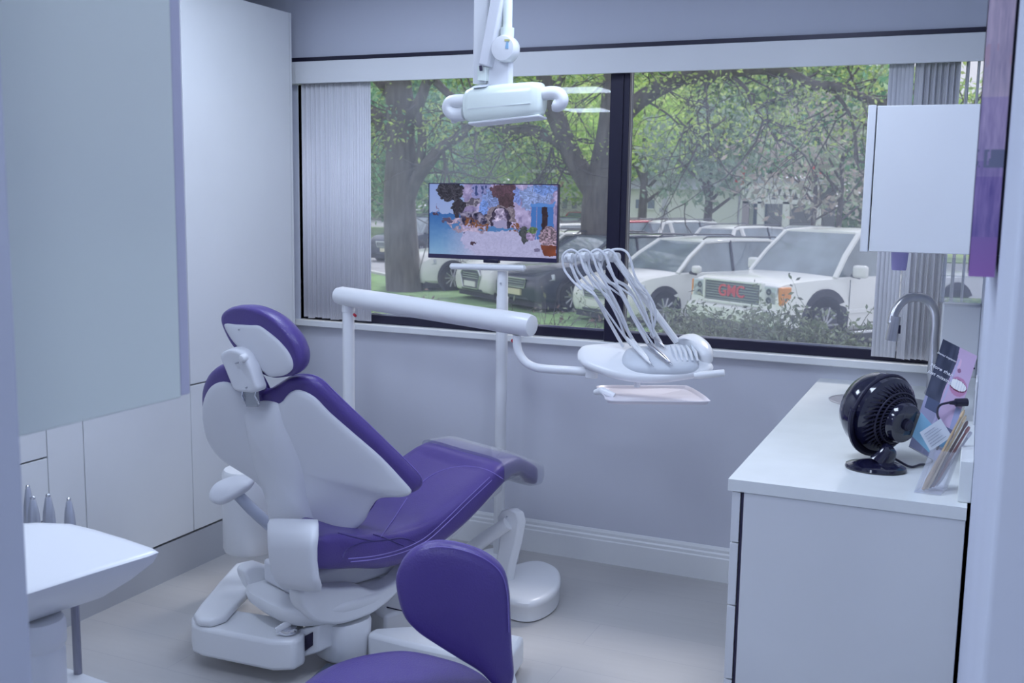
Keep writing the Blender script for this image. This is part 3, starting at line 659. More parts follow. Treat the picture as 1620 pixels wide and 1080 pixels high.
lf.loft([[cw_(s, -w2, z0), cw_(s, w2, z0), cw_(s, w2, z1), cw_(s, -w2, z1)] for s, w2, z0, z1 in ((.36, .12, .20, .34), (.5, .11, .22, .35), (.62, .10, .27, .40), (.75, .09, .33, .46), (.88, .08, .40, .53), (1.0, .07, .44, .53))])
lf.build('leg_support', PLAST, DC, .02, ang=50)
# small printed mark on the swivel housing plate
p_ = atz(455, 938, .2585); MB().tube([p_-CL*.014, p_+CL*.014], .0015, 6, flat=.4).build('maker_mark', GREYP, DC)
# lever and disc beneath the housing
dk = atz(455, 995, .17); MB().lathe([(.03, -.01), (.032, .0), (.030, .008), (.01, .012)], dk, ZZ, 24).build('swivel_brake_disc', CHROME, DC)
MB().tube([atz(436, 997, .18), atz(452, 988, .19), atz(468, 978, .20)], [.010, .013, .012], 10, flat=.6).build('brake_lever', PLAST, DC)
# base column and floor plate
bc_ = atz(541, 1018, .06)
bowl([(.03, .080, .085, 0), (.04, .088, .092, 0), (.15, .092, .095, 0), (.162, .088, .09, 0)], bc_, PHI, PLAST, 'base_column', DC, .75)
pl = [atz(517, 1048, .03), atz(546, 1054, .03), atz(610, 1066, .03), atz(600, 1130, .03), atz(470, 1092, .03)]
MB().prism(pl, (0, 0, -.028)).build('floor_plate', mat('slate_grey_metal', (.16, .19, .24), .35, metal=.4), DC, .003)
ab = [atz(*p, .175) for p in [(592, 985), (748, 976), (790, 1050), (600, 1060)]]
b = MB(); q_ = [atz(580, 1001, .12), atz(592, 992, .12), atz(720, 984, .12), atz(830, 1005, .12), atz(800, 1050, .12), atz(640, 1016, .12)]
b.prism(q_, (0, 0, -.10)); b.build('base_cover', PLAST, DC, .015)
# rear base box with a dark split line
M3 = Matrix.Translation(cw_(.62, .03, 0)) @ Matrix.Rotation(PHI, 4, 'Z')
b = MB(); b.box(-.26, .30, -.17, .16, .012, .125, M3); rb = b.build('rear_base_box', PLAST, DC, .012)
MB().tube([atz(612, 960, .127), atz(745, 992, .127)], .0022, 6).build('split_line', GAP, rb)
MB().tube([atz(737, 1018, .08), atz(737, 1034, .05)], .0018, 6).build('split_line', GAP, rb)
# --- lower side arm (box) and upper arm carrying the support post
def slab(name, pts, z1, h, m, par, bev=.02, n=0):
    P = [atz(x, y, z1) for x, y in pts]
    if n: P = crom(P, n)
    return MB().prism(P, (0, 0, -h)).build(name, m, par, bev, ang=40, seg=4)
slab('lower_side_arm', [(302, 975), (322, 958), (350, 960), (468, 978), (481, 988), (482, 1004), (466, 1013), (430, 1014), (318, 992), (304, 986)], .155, .105, PLAST, DC, .014)
b = MB(); q1_ = atz(494, 1008, .13)
yo = atz(480, 1003, .155).y+.012
bx_ = [aty(482, 1006, yo), aty(494, 1000, yo), aty(494, 1021, yo), aty(482, 1030, yo)]
MB().prism([aty(470, 996, yo+.004), aty(503, 990, yo+.004), aty(503, 1032, yo+.004), aty(470, 1042, yo+.004)], (.02, .09, 0)).build('arm_joint', PLAST, DC, .006)
MB().prism(bx_, (0, .012, 0)).build('cable_opening', GAP, DC)
slab('upper_side_arm', [(306, 970), (316, 955), (345, 920), (372, 890), (400, 884), (424, 892), (415, 915), (380, 948), (358, 972), (335, 980), (312, 978)], .185, .03, PLAST, DC, .012)
MB().tube([atz(362, 958, .17), atz(369, 959, .17)], .006, 8).build('arm_plug', GAP, DC)
# support drum
wc = atz(388, 862, .21); wr = .104
wc = V((wc.x-.0, wc.y+.03, 0))
MB().lathe([(wr*.80, .182), (wr*.95, .186), (wr, .20), (wr*1.0, .40), (wr*.99, .50), (wr*.9, .515), (.01, .52)], wc, ZZ, 48).build('support_drum', PLAST, DC)
# --- armrest on the far side
ap = [cl_(x, y, .36) for x, y in [(333, 780), (345, 766), (365, 757), (388, 756), (400, 762), (392, 773), (372, 785), (352, 794), (336, 792)]]
apc = cl_(366, 774, .36); up_n = V((.25, -.5, .83)).normalized()
apf = [atp(x, y, apc, up_n) for x, y in [(331, 783), (340, 768), (362, 757), (388, 754), (402, 759), (396, 770), (376, 783), (352, 795), (336, 793)]]
MB().pad(crom(apf, 54), apc, up_n, [(.01, -.018), (.7, -.018), (.93, -.014), (1, -.006), (1, .004), (.96, .011), (.8, .016), (.01, .018)]).build('armrest_pad', PLAST2, DC, ang=60)
MB().tube([apc-up_n*.012+CA*.01, cl_(398, 805, .33), cl_(428, 832, .3)], [.02, .022, .022], 14).build('armrest_arm', GREYP if False else mat('silver_grey_tube', (.42, .45, .55), .4), DC)
# --- front stand: bracket, tube and rounded foot seen beyond the stool
fb = atz(850, 915, .06)
MB().pad(crom([atz(*p, .09) for p in [(812, 892), (850, 884), (880, 895), (887, 912), (880, 930), (858, 945), (830, 950), (800, 940), (795, 910)]], 54), atz(842, 915, .09), ZZ, [(.01, 0), (.85, 0), (.95, -.003), (1, -.012), (1, -.03), (.98, -.035), (.98, -.085), (.01, -.085)]).build('foot_plate', PLAST, DC, ang=50)
Ys = atz(800, 930, .06).y
bpz = [aty(x, y, Ys) for x, y in [(786, 818), (793, 807), (806, 804), (817, 811), (821, 826), (815, 860), (806, 895), (800, 930), (780, 930), (784, 890), (790, 850)]]
MB().prism(bpz, (.02, .03, 0)).build('front_bracket', PLAST, DC, .006)
MB().tube([aty(740, 872, Ys-.03), aty(770, 850, Ys-.02), aty(803, 828, Ys-.01)], [.028, .028, .026], 18).build('front_tube', PLAST, DC)
MB().lathe([(.003, -.002), (.003, .002)], aty(802, 817, Ys-.002), (0, 1, 0), 8).build('screw', GREYP, DC)

# ================================================================== DELIVERY UNIT
YD = 3.72
DU = thing('delivery_unit', 'white dentist delivery unit on a swing arm in front of the window', 'delivery unit', aty(550, 640, 3.86))
p0 = aty(541, 470, 3.86); p1 = aty(549, 640, 3.86); p1 = V((p0.x, 3.86, .10)); pt = aty(551, 486, 3.86)
DU.location = (pt.x, 3.86, 0)
MB().lathe([(.055, .0), (.055, .03), (.028, .05), (.026, .075), (.026, pt.z-.02), (.0285, pt.z-.018), (.0285, pt.z+.03)], (pt.x, 3.86, 0), ZZ, 24).build('post', PLAST, DU)
ta, tb = aty(541, 468, 3.86), aty(834, 514, 3.66)
tdir = (tb-ta).normalized()
MB().tube([ta-tdir*.028, ta-tdir*.026, ta, ta.lerp(tb, .25), ta.lerp(tb, .84), ta.lerp(tb, .845), tb, tb+tdir*.022, tb+tdir*.026], [.020, .034, .041, .043, .043, .0445, .0445, .040, .030], 24).build('flex_arm', PLAST, DU)
for p_ in (aty(560, 497, 3.84), aty(810, 538, 3.66)): MB().tube([p_, p_+V((.012, -.006, -.006))], .006, 8).build('arm_latch', RED, DU)
cpz = [aty(x, y, 3.66) for x, y in [(818, 530), (818, 545), (822, 560), (832, 573), (848, 581), (872, 584), (905, 586), (935, 588)]]
MB().tube(crom(cpz, 42, False), .0165, 18).build('elbow_arm', PLAST, DU)
MB().lathe([(.022, -.02), (.024, -.018), (.024, .018), (.022, .02)], aty(936, 589, 3.66), ZZ, 20).build('pivot', PLAST, DU)
# head body
top_n = V((.05, -.42, .9)).normalized(); hcn = aty(1035, 574, 3.66)
def hd(x, y, off=0): return atp(x, y, hcn, top_n)+top_n*off
hl = crom([hd(*p) for p in [(913, 556), (918, 545), (940, 541), (985, 540), (1040, 542), (1080, 546), (1110, 556), (1128, 572), (1120, 583), (1090, 589), (1050, 594), (1010, 594), (970, 588), (935, 577), (918, 568)]], 90)
MB().pad(hl, hd(1020, 568), top_n, [(.01, .0), (.6, .0), (.9, -.002), (.97, -.007), (1, -.018), (.97, -.03), (.85, -.042), (.5, -.05), (.01, -.05)]).build('head', PLAST, DU, ang=60)
# handpiece rest pad with ribs
rl = crom([hd(*p, .006) for p in [(984, 572), (990, 556), (1010, 552), (1050, 550), (1080, 548), (1098, 560), (1106, 576), (1098, 586), (1060, 591), (1020, 590), (996, 584)]], 66)
rest = MB().pad(rl, hd(1048, 570, .006), top_n, [(.01, .022), (.6, .02), (.85, .014), (.97, .004), (1, -.006), (1, -.02), (.01, -.02)]).build('rest_pad', mat('grey_silicone', (.60, .63, .68), .5), DU, ang=60)
for i in range(5):
    xx = 1068+8*i; MB().tube([hd(xx-6, 556, .026), hd(xx, 568, .030), hd(xx+4, 580, .024)], [.004, .0075, .004], 8).build('rib', mat('grey_silicone_rib', (.63, .66, .71), .5), rest)
MB().pad(crom([hd(*p, .012) for p in [(1070, 545), (1082, 538), (1100, 537), (1115, 545), (1127, 558), (1126, 570), (1112, 572), (1100, 562), (1086, 550)]], 54), hd(1100, 555, .012), top_n, [(.01, .03), (.6, .028), (.9, .018), (1, .004), (1, -.02), (.01, -.02)]).build('touch_pad', PLAST, DU, ang=60)
ha, hb_ = hd(1098, 590, -.012), hd(1146, 588, -.004)
MB().tube([ha, ha.lerp(hb_, .2), ha.lerp(hb_, .8), hb_, hb_+(hb_-ha)*.02], [.010, .013, .013, .012, .008], 14).build('handle', PLAST, DU)
hm = aty(965, 600, 3.66); MB().tube([aty(1008, 592, 3.66), aty(1008, 612, 3.66)], .012, 12).build('tray_stem', PLAST, DU)
MB().tube([aty(942, 620, 3.62), aty(952, 618, 3.6), aty(972, 626, 3.6)], [.010, .016, .011], 12).build('tray_clamp', PLAST, DU)
# whip arms, hoses, handpieces
arms = [((900, 408), (986, 552), .0035), ((922, 406), (1006, 551), .0035), ((944, 405), (1026, 549), .0035), ((958, 404), (1046, 547), .0035), ((972, 407), (1071, 545), .0075)]
for i, ((tx, ty), (bx2, by2), r_) in enumerate(arms):
    Yt = 3.60+.03*i
    T = aty(tx, ty, Yt); E1 = aty(tx+14, ty+36, Yt); E2 = aty(tx+36, ty+52, Yt); Bm = hd(bx2, by2, .012)
    thick = i == 4
    MB().tube([T, aty(tx+22, ty+30, Yt), Bm] if thick else crom([T, E1, E2, E2.lerp(Bm, .5), Bm], 24, False), .0135 if thick else .0062, 10).build('whip_arm', PLAST, DU)
    MB().lathe([(.010, -.022), (.018, -.018), (.019, -.006), (.012, 0), (.019, .006), (.018, .018), (.010, .022)], T, (.9, -.2, 0), 20).build('hose_roller', PLAST, DU)
hps = [((1030, 590), (990, 548), 900, 'slim'), ((1027, 584), (1000, 552), 920, 'slim'), ((1060, 588), (1026, 560), 941, 'fat'), ((1052, 564), (1034, 548), 958, 'short'), ((1046, 556), (1030, 546), 984, 'short')]
for i, ((ex, ey), (sx2, sy2), tx, kind) in enumerate(hps):
    Yt = 3.60+.03*i-.028
    E_ = hd(ex, ey, .04); S_ = hd(sx2, sy2, .045)
    rr = {'slim': [.0035, .0075, .0075, .006, .0025], 'fat': [.005, .010, .011, .008, .004], 'short': [.003, .006, .006, .005, .002]}[kind]
    hpo = MB().tube([S_, S_.lerp(E_, .15), S_.lerp(E_, .6), S_.lerp(E_, .85), E_], rr, 14).build('handpiece', STEEL if kind != 'slim' else PLAST, DU)
    MB().tube([S_.lerp(E_, .95), E_+(E_-S_)*.12], [.0025, .0012], 8).build('tip', CHROME, hpo)
    y0_ = 4*abs(i-2)
    if i < 4: hd_ = [(tx+20, 458), (tx+4, 442), (tx-8, 424), (tx-9, 404), (tx+4, 395), (tx+17, 404), (tx+26, 428)]
    else: hd_ = [(tx-34, 425), (tx-26, 402), (tx-8, 394), (tx+10, 402), (tx+22, 440)]
    pth = [aty(*h_, Yt-.008*(k_ > 2)) for k_, h_ in enumerate(hd_)]; A_ = pth[-1]
    bowv = (.022, .012, -.006, .018, .045)[i]
    for f in (.25, .5, .75, .92): pth.append(A_.lerp(S_, f)+V((bowv*math.sin(math.pi*f), -.004, 0)))
    pth.append(S_)
    MB().tube(crom(pth, 66, False), .0046 if i != 2 else .0054, 8).build('hose', PLAST2, DU)
    p_s = [aty(tx+2, 420, Yt+.02), aty(tx+20, 452, Yt+.02), aty(tx+42, 468, Yt+.02), hd(sx2+8, 552, .016)]
    MB().tube([p_s[0], p_s[1], p_s[2], p_s[2].lerp(p_s[3], .5), p_s[3]], .0040, 8).build('supply_hose', PLAST2, DU)
# tray
tz = aty(1025, 630, 3.6).z
tr = [atz(*p, tz) for p in [(968, 634), (948, 613), (1078, 613), (1092, 615), (1120, 633), (1116, 637)]]
TY = thing('instrument_tray', 'shallow steel instrument tray under the delivery head', 'tray', sum(tr, V())/6)
tn = crom([atz(*p, tz) for p in [(966, 636), (955, 628), (944, 616), (952, 612), (1010, 612), (1076, 612), (1090, 614), (1108, 624), (1121, 634), (1116, 637.5), (1040, 637)]], 66)
tcn = sum(tn, V())/len(tn)
MB().pad(tn, tcn, ZZ, [(.01, -.006), (.9, -.006), (.94, -.003), (.975, .006), (1, .007), (1, .004), (.97, .001), (.94, -.008), (.01, -.009)]).build('pan', mat('tray_steel', (.86, .82, .88), .28, metal=.15), TY, ang=50)

# ================================================================== MONITOR ON ITS POLE
YM = 4.08
MP = thing('monitor_pole', 'white upright pole with crossbar carrying the monitor in front of the window', 'pole', (aty(795, 600, YM).x, YM, 0))
px0 = aty(793.5, 560, YM)
MB().lathe([(.09, .0), (.09, .02), (.0245, .03), (.0245, .9), (.0255, .905), (.0255, aty(795, 470, YM).z), (.0235, aty(795, 468, YM).z), (.0235, aty(795, 428, YM).z)], (px0.x, YM, 0), ZZ, 28).build('pole', PLAST, MP)
ca, cb2 = aty(712, 421, YM-.03), aty(832, 424, YM-.03)
MB().tube([ca, ca.lerp(cb2, .02), ca.lerp(cb2, .98), cb2], [.006, .0135, .0135, .006], 14).build('crossbar', PLAST, MP)
MB().lathe([(.004, -.002), (.004, .003)], aty(792, 448, YM-.025), (0, -1, 0), 10).build('screw', GREYP, MP)
MO = thing('monitor', 'flat monitor showing a blue seaside village wallpaper', 'monitor', aty(790, 414, YM-.03))
mc = [aty(679, 289, YM-.03), aty(883.5, 291.5, YM-.03), aty(881.5, 415.5, YM-.03), aty(677.5, 407.5, YM-.03)]
# flat frame: plane turned a little about the vertical
mx = (mc[1]-mc[0]); mx.z = 0; mx.normalize(); my = ZZ; mn = V((mx.y, -mx.x, 0))
if mn.dot(CP-mc[0]) < 0: mn = -mn
ctr = (mc[0]+mc[1]+mc[2]+mc[3])/4; mw = ((mc[1]-mc[0]).length+(mc[2]-mc[3]).length)/4; mh = (mc[0].z-mc[3].z+mc[1].z-mc[2].z)/4
rollm = (mc[1].z-mc[0].z+mc[2].z-mc[3].z)/2/(2*mw)
RM = Matrix(((mx.x, 0, mn.x, ctr.x), (mx.y, 0, mn.y, ctr.y), (0, 1, 0, ctr.z), (0, 0, 0, 1))) @ Matrix.Rotation(math.atan(rollm), 4, 'Z')
MB().box(-mw, mw, -mh, mh, -.022, -.002, RM).build('back_case', BLACKM, MO, .003)
b = MB(); bz = .004; bo = .018
b.box(-mw, mw, mh-bz, mh, -.002, .0015, RM); b.box(-mw, mw, -mh, -mh+bo, -.002, .004, RM); b.box(-mw, -mw+bz, -mh+bo, mh-bz, -.002, .0015, RM); b.box(mw-bz, mw, -mh+bo, mh-bz, -.002, .0015, RM)
fr_ = b.build('bezel', mat('monitor_bezel', (.03, .025, .07), .3), MO)
b = MB(); b.box(-.035, .035, -mh-.012, -mh+.004, -.02, .006, RM); b.build('stand_foot', BLACKM, MO, .003)
def scr(U, Vv):
    wa, wb = vnoise(U*1.7, Vv, 22, 31)-.5, vnoise(U*1.7, Vv, 22, 32)-.5; wc, wd = vnoise(U*1.7, Vv, 50, 33)-.5, vnoise(U*1.7, Vv, 50, 34)-.5
    wk = np.where((U > .79) & (Vv < .75), .25, 1.0); U, Vv = U+wk*(.030*wa+.016*wc), Vv+wk*(.05*wb+.028*wd)
    C = np.zeros(U.shape+(3,)); n1 = vnoise(U*1.7, Vv, 30, 1)[..., None]; n2 = vnoise(U*1.7, Vv, 60, 2)[..., None]; n3 = vnoise(U*1.7, Vv, 13, 9)[..., None]
    k = Vv[..., None]; C[:] = (.60, .68, .88); C = C+(k-.6)*np.array([-.1, -.08, 0])          # sky
    sea = Vv < .585; C = np.where(sea[..., None], np.array([.20, .40, .68])*(k/.585)+np.array([.52, .68, .84])*(1-k/.585), C)
    # beach and pavement
    shore = Vv < np.clip(.30+.42*(U-.12), 0, .42); shore &= U > .02+.9*np.clip(.38-Vv, 0, 1)*.0
    pv = (Vv < .36) & (U > .30-.35*(Vv)-.1*np.sin(Vv*9)+.12*(Vv < .36)); C = np.where(pv[..., None], np.array([.68, .68, .86])+(n2-.5)*.08, C)
    fade = np.clip((U-.10)/.30, 0, 1)[..., None]*(Vv < .36)[..., None]; C = C*(1-fade)+fade*(np.array([.70, .70, .86])+(n2-.5)*.08)
    rk = (Vv > .33) & (Vv < .55-.5*(U-.18)) & (U > .10+(.52-Vv)*.6) & (U < .45) & (Vv < .52); C = np.where(rk[..., None] & (n1 > .35), np.array([.72, .66, .78])*(.55+.6*n1), C)
    # buildings
    bld = (U > .27) & (Vv > .40-.12*(U > .8)); C = np.where(bld[..., None], np.array([.62, .58, .76])+(n3-.5)*.30+(n1-.5)*.15, C)
    bw2 = (U > .34) & (U < .50) & (Vv > .72); C = np.where(bw2[..., None], np.array([.55, .56, .78])+(n2-.5)*.1, C)
    for (u0, u1, v0, v1) in ((.36, .385, .86, .96), (.42, .435, .88, .98), (.455, .47, .87, .98)):
        w_ = (U > u0) & (U < u1) & (Vv > v0) & (Vv < v1); C[w_] = (.22, .28, .50)
    aw = (U > .25) & (U < .40) & (Vv > .66+.45*(U-.25)) & (Vv < .80) & (Vv < .70+.9*(U-.22)); C = np.where(aw[..., None], np.array([.60, .58, .66])-.25*(n1 > .62), C)
    dkb = (U > .25) & (U < .47) & (Vv > .43) & (Vv < .62); C = np.where(dkb[..., None], np.array([.34, .32, .44])+(n1-.5)*.7, C)
    # tree at left
    tr_ = (((U-.17)/.115)**2+((Vv-.90)/.17)**2 < 1.1-n3[..., 0]*.5) | (((U-.235)/.05)**2+((Vv-.68)/.10)**2 < .9+.4*n1[..., 0]); C = np.where(tr_[..., None], np.array([.20, .19, .24])+(n2-.5)*.28, C)
    tk = (np.abs(U-.225-.03*(Vv-.5)) < .012) & (Vv > .52) & (Vv < .75); C[tk] = (.2, .17, .22)
    # arch
    ar = (((U-.575)/.115)**2+((Vv-.50)/.26)**2 < 1) & (Vv > .46); C = np.where(ar[..., None], np.array([.50, .46, .52])+(n2-.5)*.25, C)
    ai = (((U-.57)/.08)**2+((Vv-.48)/.21)**2 < 1) & (Vv > .40); C = np.where(ai[..., None], np.array([.22, .18, .28])+(n2-.5)*.2, C)
    li = (((U-.565)/.045)**2+((Vv-.55)/.13)**2 < 1) & (Vv > .47); C = np.where(li[..., None], np.array([.66, .62, .76])+(n1-.5)*.6, C)
    pa = (np.abs(U-.565) < .05-.4*(Vv-.46)*.2) & (Vv > .40) & (Vv < .5); C[pa] = (.62, .6, .76)
    # flowers
    for (cu, cv_, ru, rv, col) in ((.50, .80, .085, .12, (.50, .58, .82)), (.44, .68, .04, .10, (.45, .58, .88)), (.60, .90, .10, .13, (.36, .26, .32)), (.62, .78, .06, .10, (.30, .22, .26)), (.70, .84, .03, .12, (.48, .56, .84)), (.85, .86, .13, .13, (.52, .60, .82)), (.78, .78, .05, .14, (.54, .62, .84)), (.92, .94, .09, .07, (.44, .56, .84))):
        m = ((U-cu)/ru)**2+((Vv-cv_)/rv)**2 < .75+.6*n1[..., 0]; C = np.where(m[..., None], np.array(col)*(.74+.48*n2), C)
    # blue door and frame
    m = (U > .80) & (U < .985) & (Vv > .28) & (Vv < .73); C = np.where(m[..., None], np.array([.60, .56, .74])+(n2-.5)*.1, C)
    for (u0, u1) in ((.805, .845), (.85, .885), (.93, .975)):
        m = (U > u0) & (U < u1) & (Vv > .25) & (Vv < .74); C[m] = (.26, .46, .76)
    m = (U > .885) & (U < .93) & (Vv > .32) & (Vv < .70); C = np.where(m[..., None], np.array([.20, .13, .16])+(n1-.5)*.08, C)
    m = (U > .80) & (U < .98) & (Vv > .70) & (Vv < .745); C[m] = (.34, .54, .84)
    # chairs
    for (cu, cv_) in ((.44, .41), (.37, .46), (.69, .40), (.32, .49)):
        m = (np.abs(U-cu) < .035) & (np.abs(Vv-cv_) < .055) & (n2[..., 0] > .42); C[m] = (.50, .32, .20)
    # pots
    for (cu, cv_, ru, rv, col) in ((.755, .32, .035, .12, (.26, .28, .30)), (.81, .30, .035, .06, (.58, .52, .68)), (.82, .38, .035, .05, (.36, .46, .32))):
        m = ((U-cu)/ru)**2+((Vv-cv_)/rv)**2 < .6+.8*n1[..., 0]; C = np.where(m[..., None], np.array(col)*(.7+.6*n2), C)
    m = ((U-.94)/.072)**2+((Vv-.28)/.15)**2 < .8+.5*n1[..., 0]; C = np.where(m[..., None], np.array([.62, .54, .62])*(.45+.95*n2), C)
    m = (U > .878+.10*np.clip(.17-Vv, 0, 1)*2.2) & (U < .999) & (Vv < .175) & (Vv > .025+.9*np.abs(U-.945)**1.6); C = np.where(m[..., None], np.array([.50, .26, .16])*(.8+.4*n3), C)
    # boats, sandal
    m = (((U-.055)/.03)**2+((Vv-.555)/.018)**2 < 1); C[m] = (.28, .22, .32); m = (np.abs(U-.062) < .003) & (Vv > .56) & (Vv < .72); C[m] = (.5, .45, .6)
    m = (((U-.14)/.045)**2+((Vv-.49)/.03)**2 < 1); C[m] = (.34, .30, .42); m = (((U-.36)/.028)**2+((Vv-.18)/.02)**2 < 1); C[m] = (.28, .20, .26); m = (((U-.295)/.015)**2+((Vv-.31)/.01)**2 < 1); C[m] = (.3, .3, .45)
    m = (np.abs(U-.855) < .022) & (np.abs(Vv-.105) < .022); C[m] = (.46, .44, .58)
    return C
s0 = RM @ V((-mw+bz, -mh+bo, .0008)); s1 = RM @ V((mw-bz, -mh+bo, .0008)); s2 = RM @ V((-mw+bz, mh-bz, .0008))
picture('screen', s0, s1, s2, 260, 150, scr, attr_mat('screen_glow', emit=.85), MO)

# ================================================================== DENTAL LIGHT
YL = 2.8
DL = thing('dental_light', 'white dental operating light hanging from the ceiling arm', 'dental light', (aty(790, 100, YL).x, YL, 2.6))
def dp(x, y, dy=0): return aty(x, y, YL+dy)
b = MB(); q_ = [dp(751, -140), dp(774, -140), dp(769, 132), dp(747, 133)]; b.prism(q_, (.01, .045, 0)); b.build('outer_channel', PLAST, DL, .004)
MB().prism([dp(755, 104, -.012), dp(769, 106, -.012), dp(768, 128, -.012), dp(755, 127, -.012)], (.004, .014, 0)).build('channel_insert', GLOSSW, DL, .001)
MB().prism([dp(787, -60, -.02), dp(806, -60, -.02), dp(772, 106, -.02), dp(755, 102, -.02)], (.01, .03, 0)).build('swing_arm', PLAST2, DL, .005)
MB().tube([dp(760, 104, -.02), dp(761, 112, -.02)], .0045, 8).build('arm_hinge', GAP, DL)
MB().tube([dp(805, -140), dp(803, 48)], .0133, 20).build('drop_tube', GLOSSW, DL)
MB().tube([dp(803, 44), dp(802, 62)], .0195, 20).build('tube_sleeve', GLOSSW, DL)
MB().lathe([(.012, -.03), (.034, -.028), (.037, -.02), (.037, .012), (.034, .018), (.01, .02)], dp(801, 78), (0, 1, 0), 32).build('joint_disc', PLAST, DL)
MB().prism([dp(801, 66, -.031), dp(804, 66, -.031), dp(804, 77, -.031), dp(799, 77, -.031)], (0, .002, 0)).build('sticker', mat('blue_sticker', (.28, .5, .72), .5), DL)
MB().prism([dp(798, 62, -.031), dp(806, 62, -.031), dp(806, 65, -.031), dp(798, 65, -.031)], (0, .002, 0)).build('sticker', mat('yellow_sticker', (.62, .6, .25), .5), DL)
MB().prism([dp(783, 70), dp(800, 62), dp(812, 78), dp(807, 90), dp(806, 142), dp(769, 142), dp(772, 100)], (.004, .022, 0)).build('yoke_plate', PLAST2, DL, .006)
h1_, h2_ = dp(738, 168), dp(860, 157); hx = (h2_-h1_)
rings = []
for f, ry, rz in ((-.005, .012, .016), (.0, .026, .034), (.035, .034, .045), (.1, .038, .050), (.5, .04, .052), (.88, .038, .050), (.97, .034, .046), (1.0, .026, .034), (1.005, .01, .014)):
    c_ = h1_+hx*f; rings.append([c_+V((0, math.copysign(abs(math.sin(2*math.pi*k/28))**.6, math.sin(2*math.pi*k/28))*ry, 0))+V((.0, 0, math.copysign(abs(math.cos(2*math.pi*k/28))**.6, math.cos(2*math.pi*k/28))*rz)) for k in range(28)])
head = MB().loft(rings).build('head', GLOSSW, DL, ang=60)
MB().prism([h1_+hx*.10+V((0, -.0395, -.012)), h1_+hx*.9+V((0, -.0405, -.012)), h1_+hx*.9+V((0, -.0405, -.0128)), h1_+hx*.10+V((0, -.0395, -.0128))], (0, .004, 0)).build('seam', PLAST2, head)
MB().prism([h1_+hx*.08+V((0, -.03, -.048)), h1_+hx*1.0+V((0, -.03, -.043)), h1_+hx*1.0+V((0, .03, -.047)), h1_+hx*.08+V((0, .03, -.052))], (0, 0, -.008)).build('lens_cover', PLAST, DL, .003)
MB().prism([h1_+hx*.13+V((0, -.037, .045)), h1_+hx*.33+V((0, -.037, .045)), h1_+hx*.33+V((0, -.01, .0535)), h1_+hx*.13+V((0, -.01, .0535))], (0, .002, .002)).build('name_plate', mat('pale_grey_label', (.55, .58, .66), .5), head)
MB().tube(crom([dp(742, 161), dp(724, 160), dp(711, 161), dp(706, 169), dp(709, 177), dp(719, 180), dp(736, 181), dp(740, 180)], 42, False), [.013]*36+[.013], 14) if False else None
def handle(pts, r_):
    P = crom([dp(*p) for p in pts], 42, False); MB().tube(P, [r_]*(len(P)-2)+[r_*.85, r_*.4], 16, up=V((0, 1, 0))).build('handle', PLAST, DL)
handle([(745, 160), (728, 160), (714, 162), (710, 171), (717, 180), (728, 181), (736, 180)], .020)
MB().prism([dp(706, 165), dp(730, 180), dp(722, 192), dp(713, 196)], (0, .022, 0)).build('handle_fin', PLAST, DL, .006)
handle([(856, 149), (872, 147), (884, 149), (889, 158), (884, 166), (876, 165)], .019)
MB().prism([dp(870, 166), dp(890, 152), dp(893, 163), dp(878, 176)], (0, .022, 0)).build('handle_fin', PLAST, DL, .005)

# ================================================================== OPERATOR STOOL
SBk = V(atz(760, 1000, .56)); 
ST_ = thing('operator_stool', 'purple vinyl operator stool in front of the dental chair', 'stool', (-.98, 1.98, 0))
sn = V((-.35, .92, .12)).normalized(); sn = V((.42, -.88, .06)).normalized()
sc_ = aty(772, 960, 2.02)
def sp_(x, y, off=0): return atp(x, y, sc_, sn)+sn*off
ol = crom([sp_(*p) for p in [(680, 930), (684, 905), (697, 884), (716, 870), (740, 863), (768, 864), (800, 872), (830, 886), (852, 908), (861, 940), (863, 980), (865, 1030), (868, 1078), (858, 1098), (838, 1092), (815, 1070), (780, 1048), (745, 1026), (712, 1003), (690, 975)]], 120)
sbk = MB().pad(ol, sp_(782, 968), sn, [(.01, .012), (.5, .010), (.8, .006), (.93, -.0), (.98, -.008), (1, -.02), (.99, -.034), (.95, -.046), (.85, -.054), (.5, -.058), (.01, -.058)]).build('backrest', PURPLE, ST_, ang=60)
pp = [sp_(782, 968)+(p-sp_(782, 968))*.985-sn*.036 for p in ol]
MB().tube(pp+[pp[0]], .0016, 6, False).build('piping', PURPLE2, sbk)
pp = [sp_(782, 968)+(p-sp_(782, 968))*.955+sn*.0015 for p in ol][22:64]
MB().tube(pp, .0011, 6, False).build('piping', PURPLE2, sbk)
szz = .50
sol = crom([atz(*p, szz) for p in [(520, 1090), (540, 1068), (570, 1050), (610, 1036), (660, 1027), (700, 1026), (750, 1036), (800, 1052), (840, 1080), (850, 1130), (800, 1200), (700, 1230), (600, 1200), (530, 1140)]], 84)
scn = sum(sol, V())/len(sol)
MB().pad(sol, scn, ZZ, [(.01, .0), (.5, .004), (.8, .002), (.93, -.004), (.99, -.018), (1, -.035), (.98, -.055), (.9, -.066), (.01, -.066)]).build('seat', PURPLE, ST_, ang=60)
ST_.location = (scn.x, scn.y, 0)
MB().tube([V((scn.x, scn.y, .43)), V((scn.x, scn.y, .25)), V((scn.x, scn.y, .1))], [.025, .025, .03], 16).build('gas_lift', CHROME, ST_)
for k in range(5):
    q = 2*math.pi*k/5+.3; d_ = V((math.cos(q), math.sin(q), 0)); c_ = V((scn.x, scn.y, 0))
    lg = MB().tube([c_+d_*.02+ZZ*.1, c_+d_*.27+ZZ*.065], [.02, .014], 10).build('leg', CHROME, ST_)
    MB().lathe([(.012, -.012), (.026, -.011), (.026, .011), (.012, .012)], c_+d_*.27+ZZ*.027, (d_.y, -d_.x, 0), 16).build('caster', BLACKM, lg)
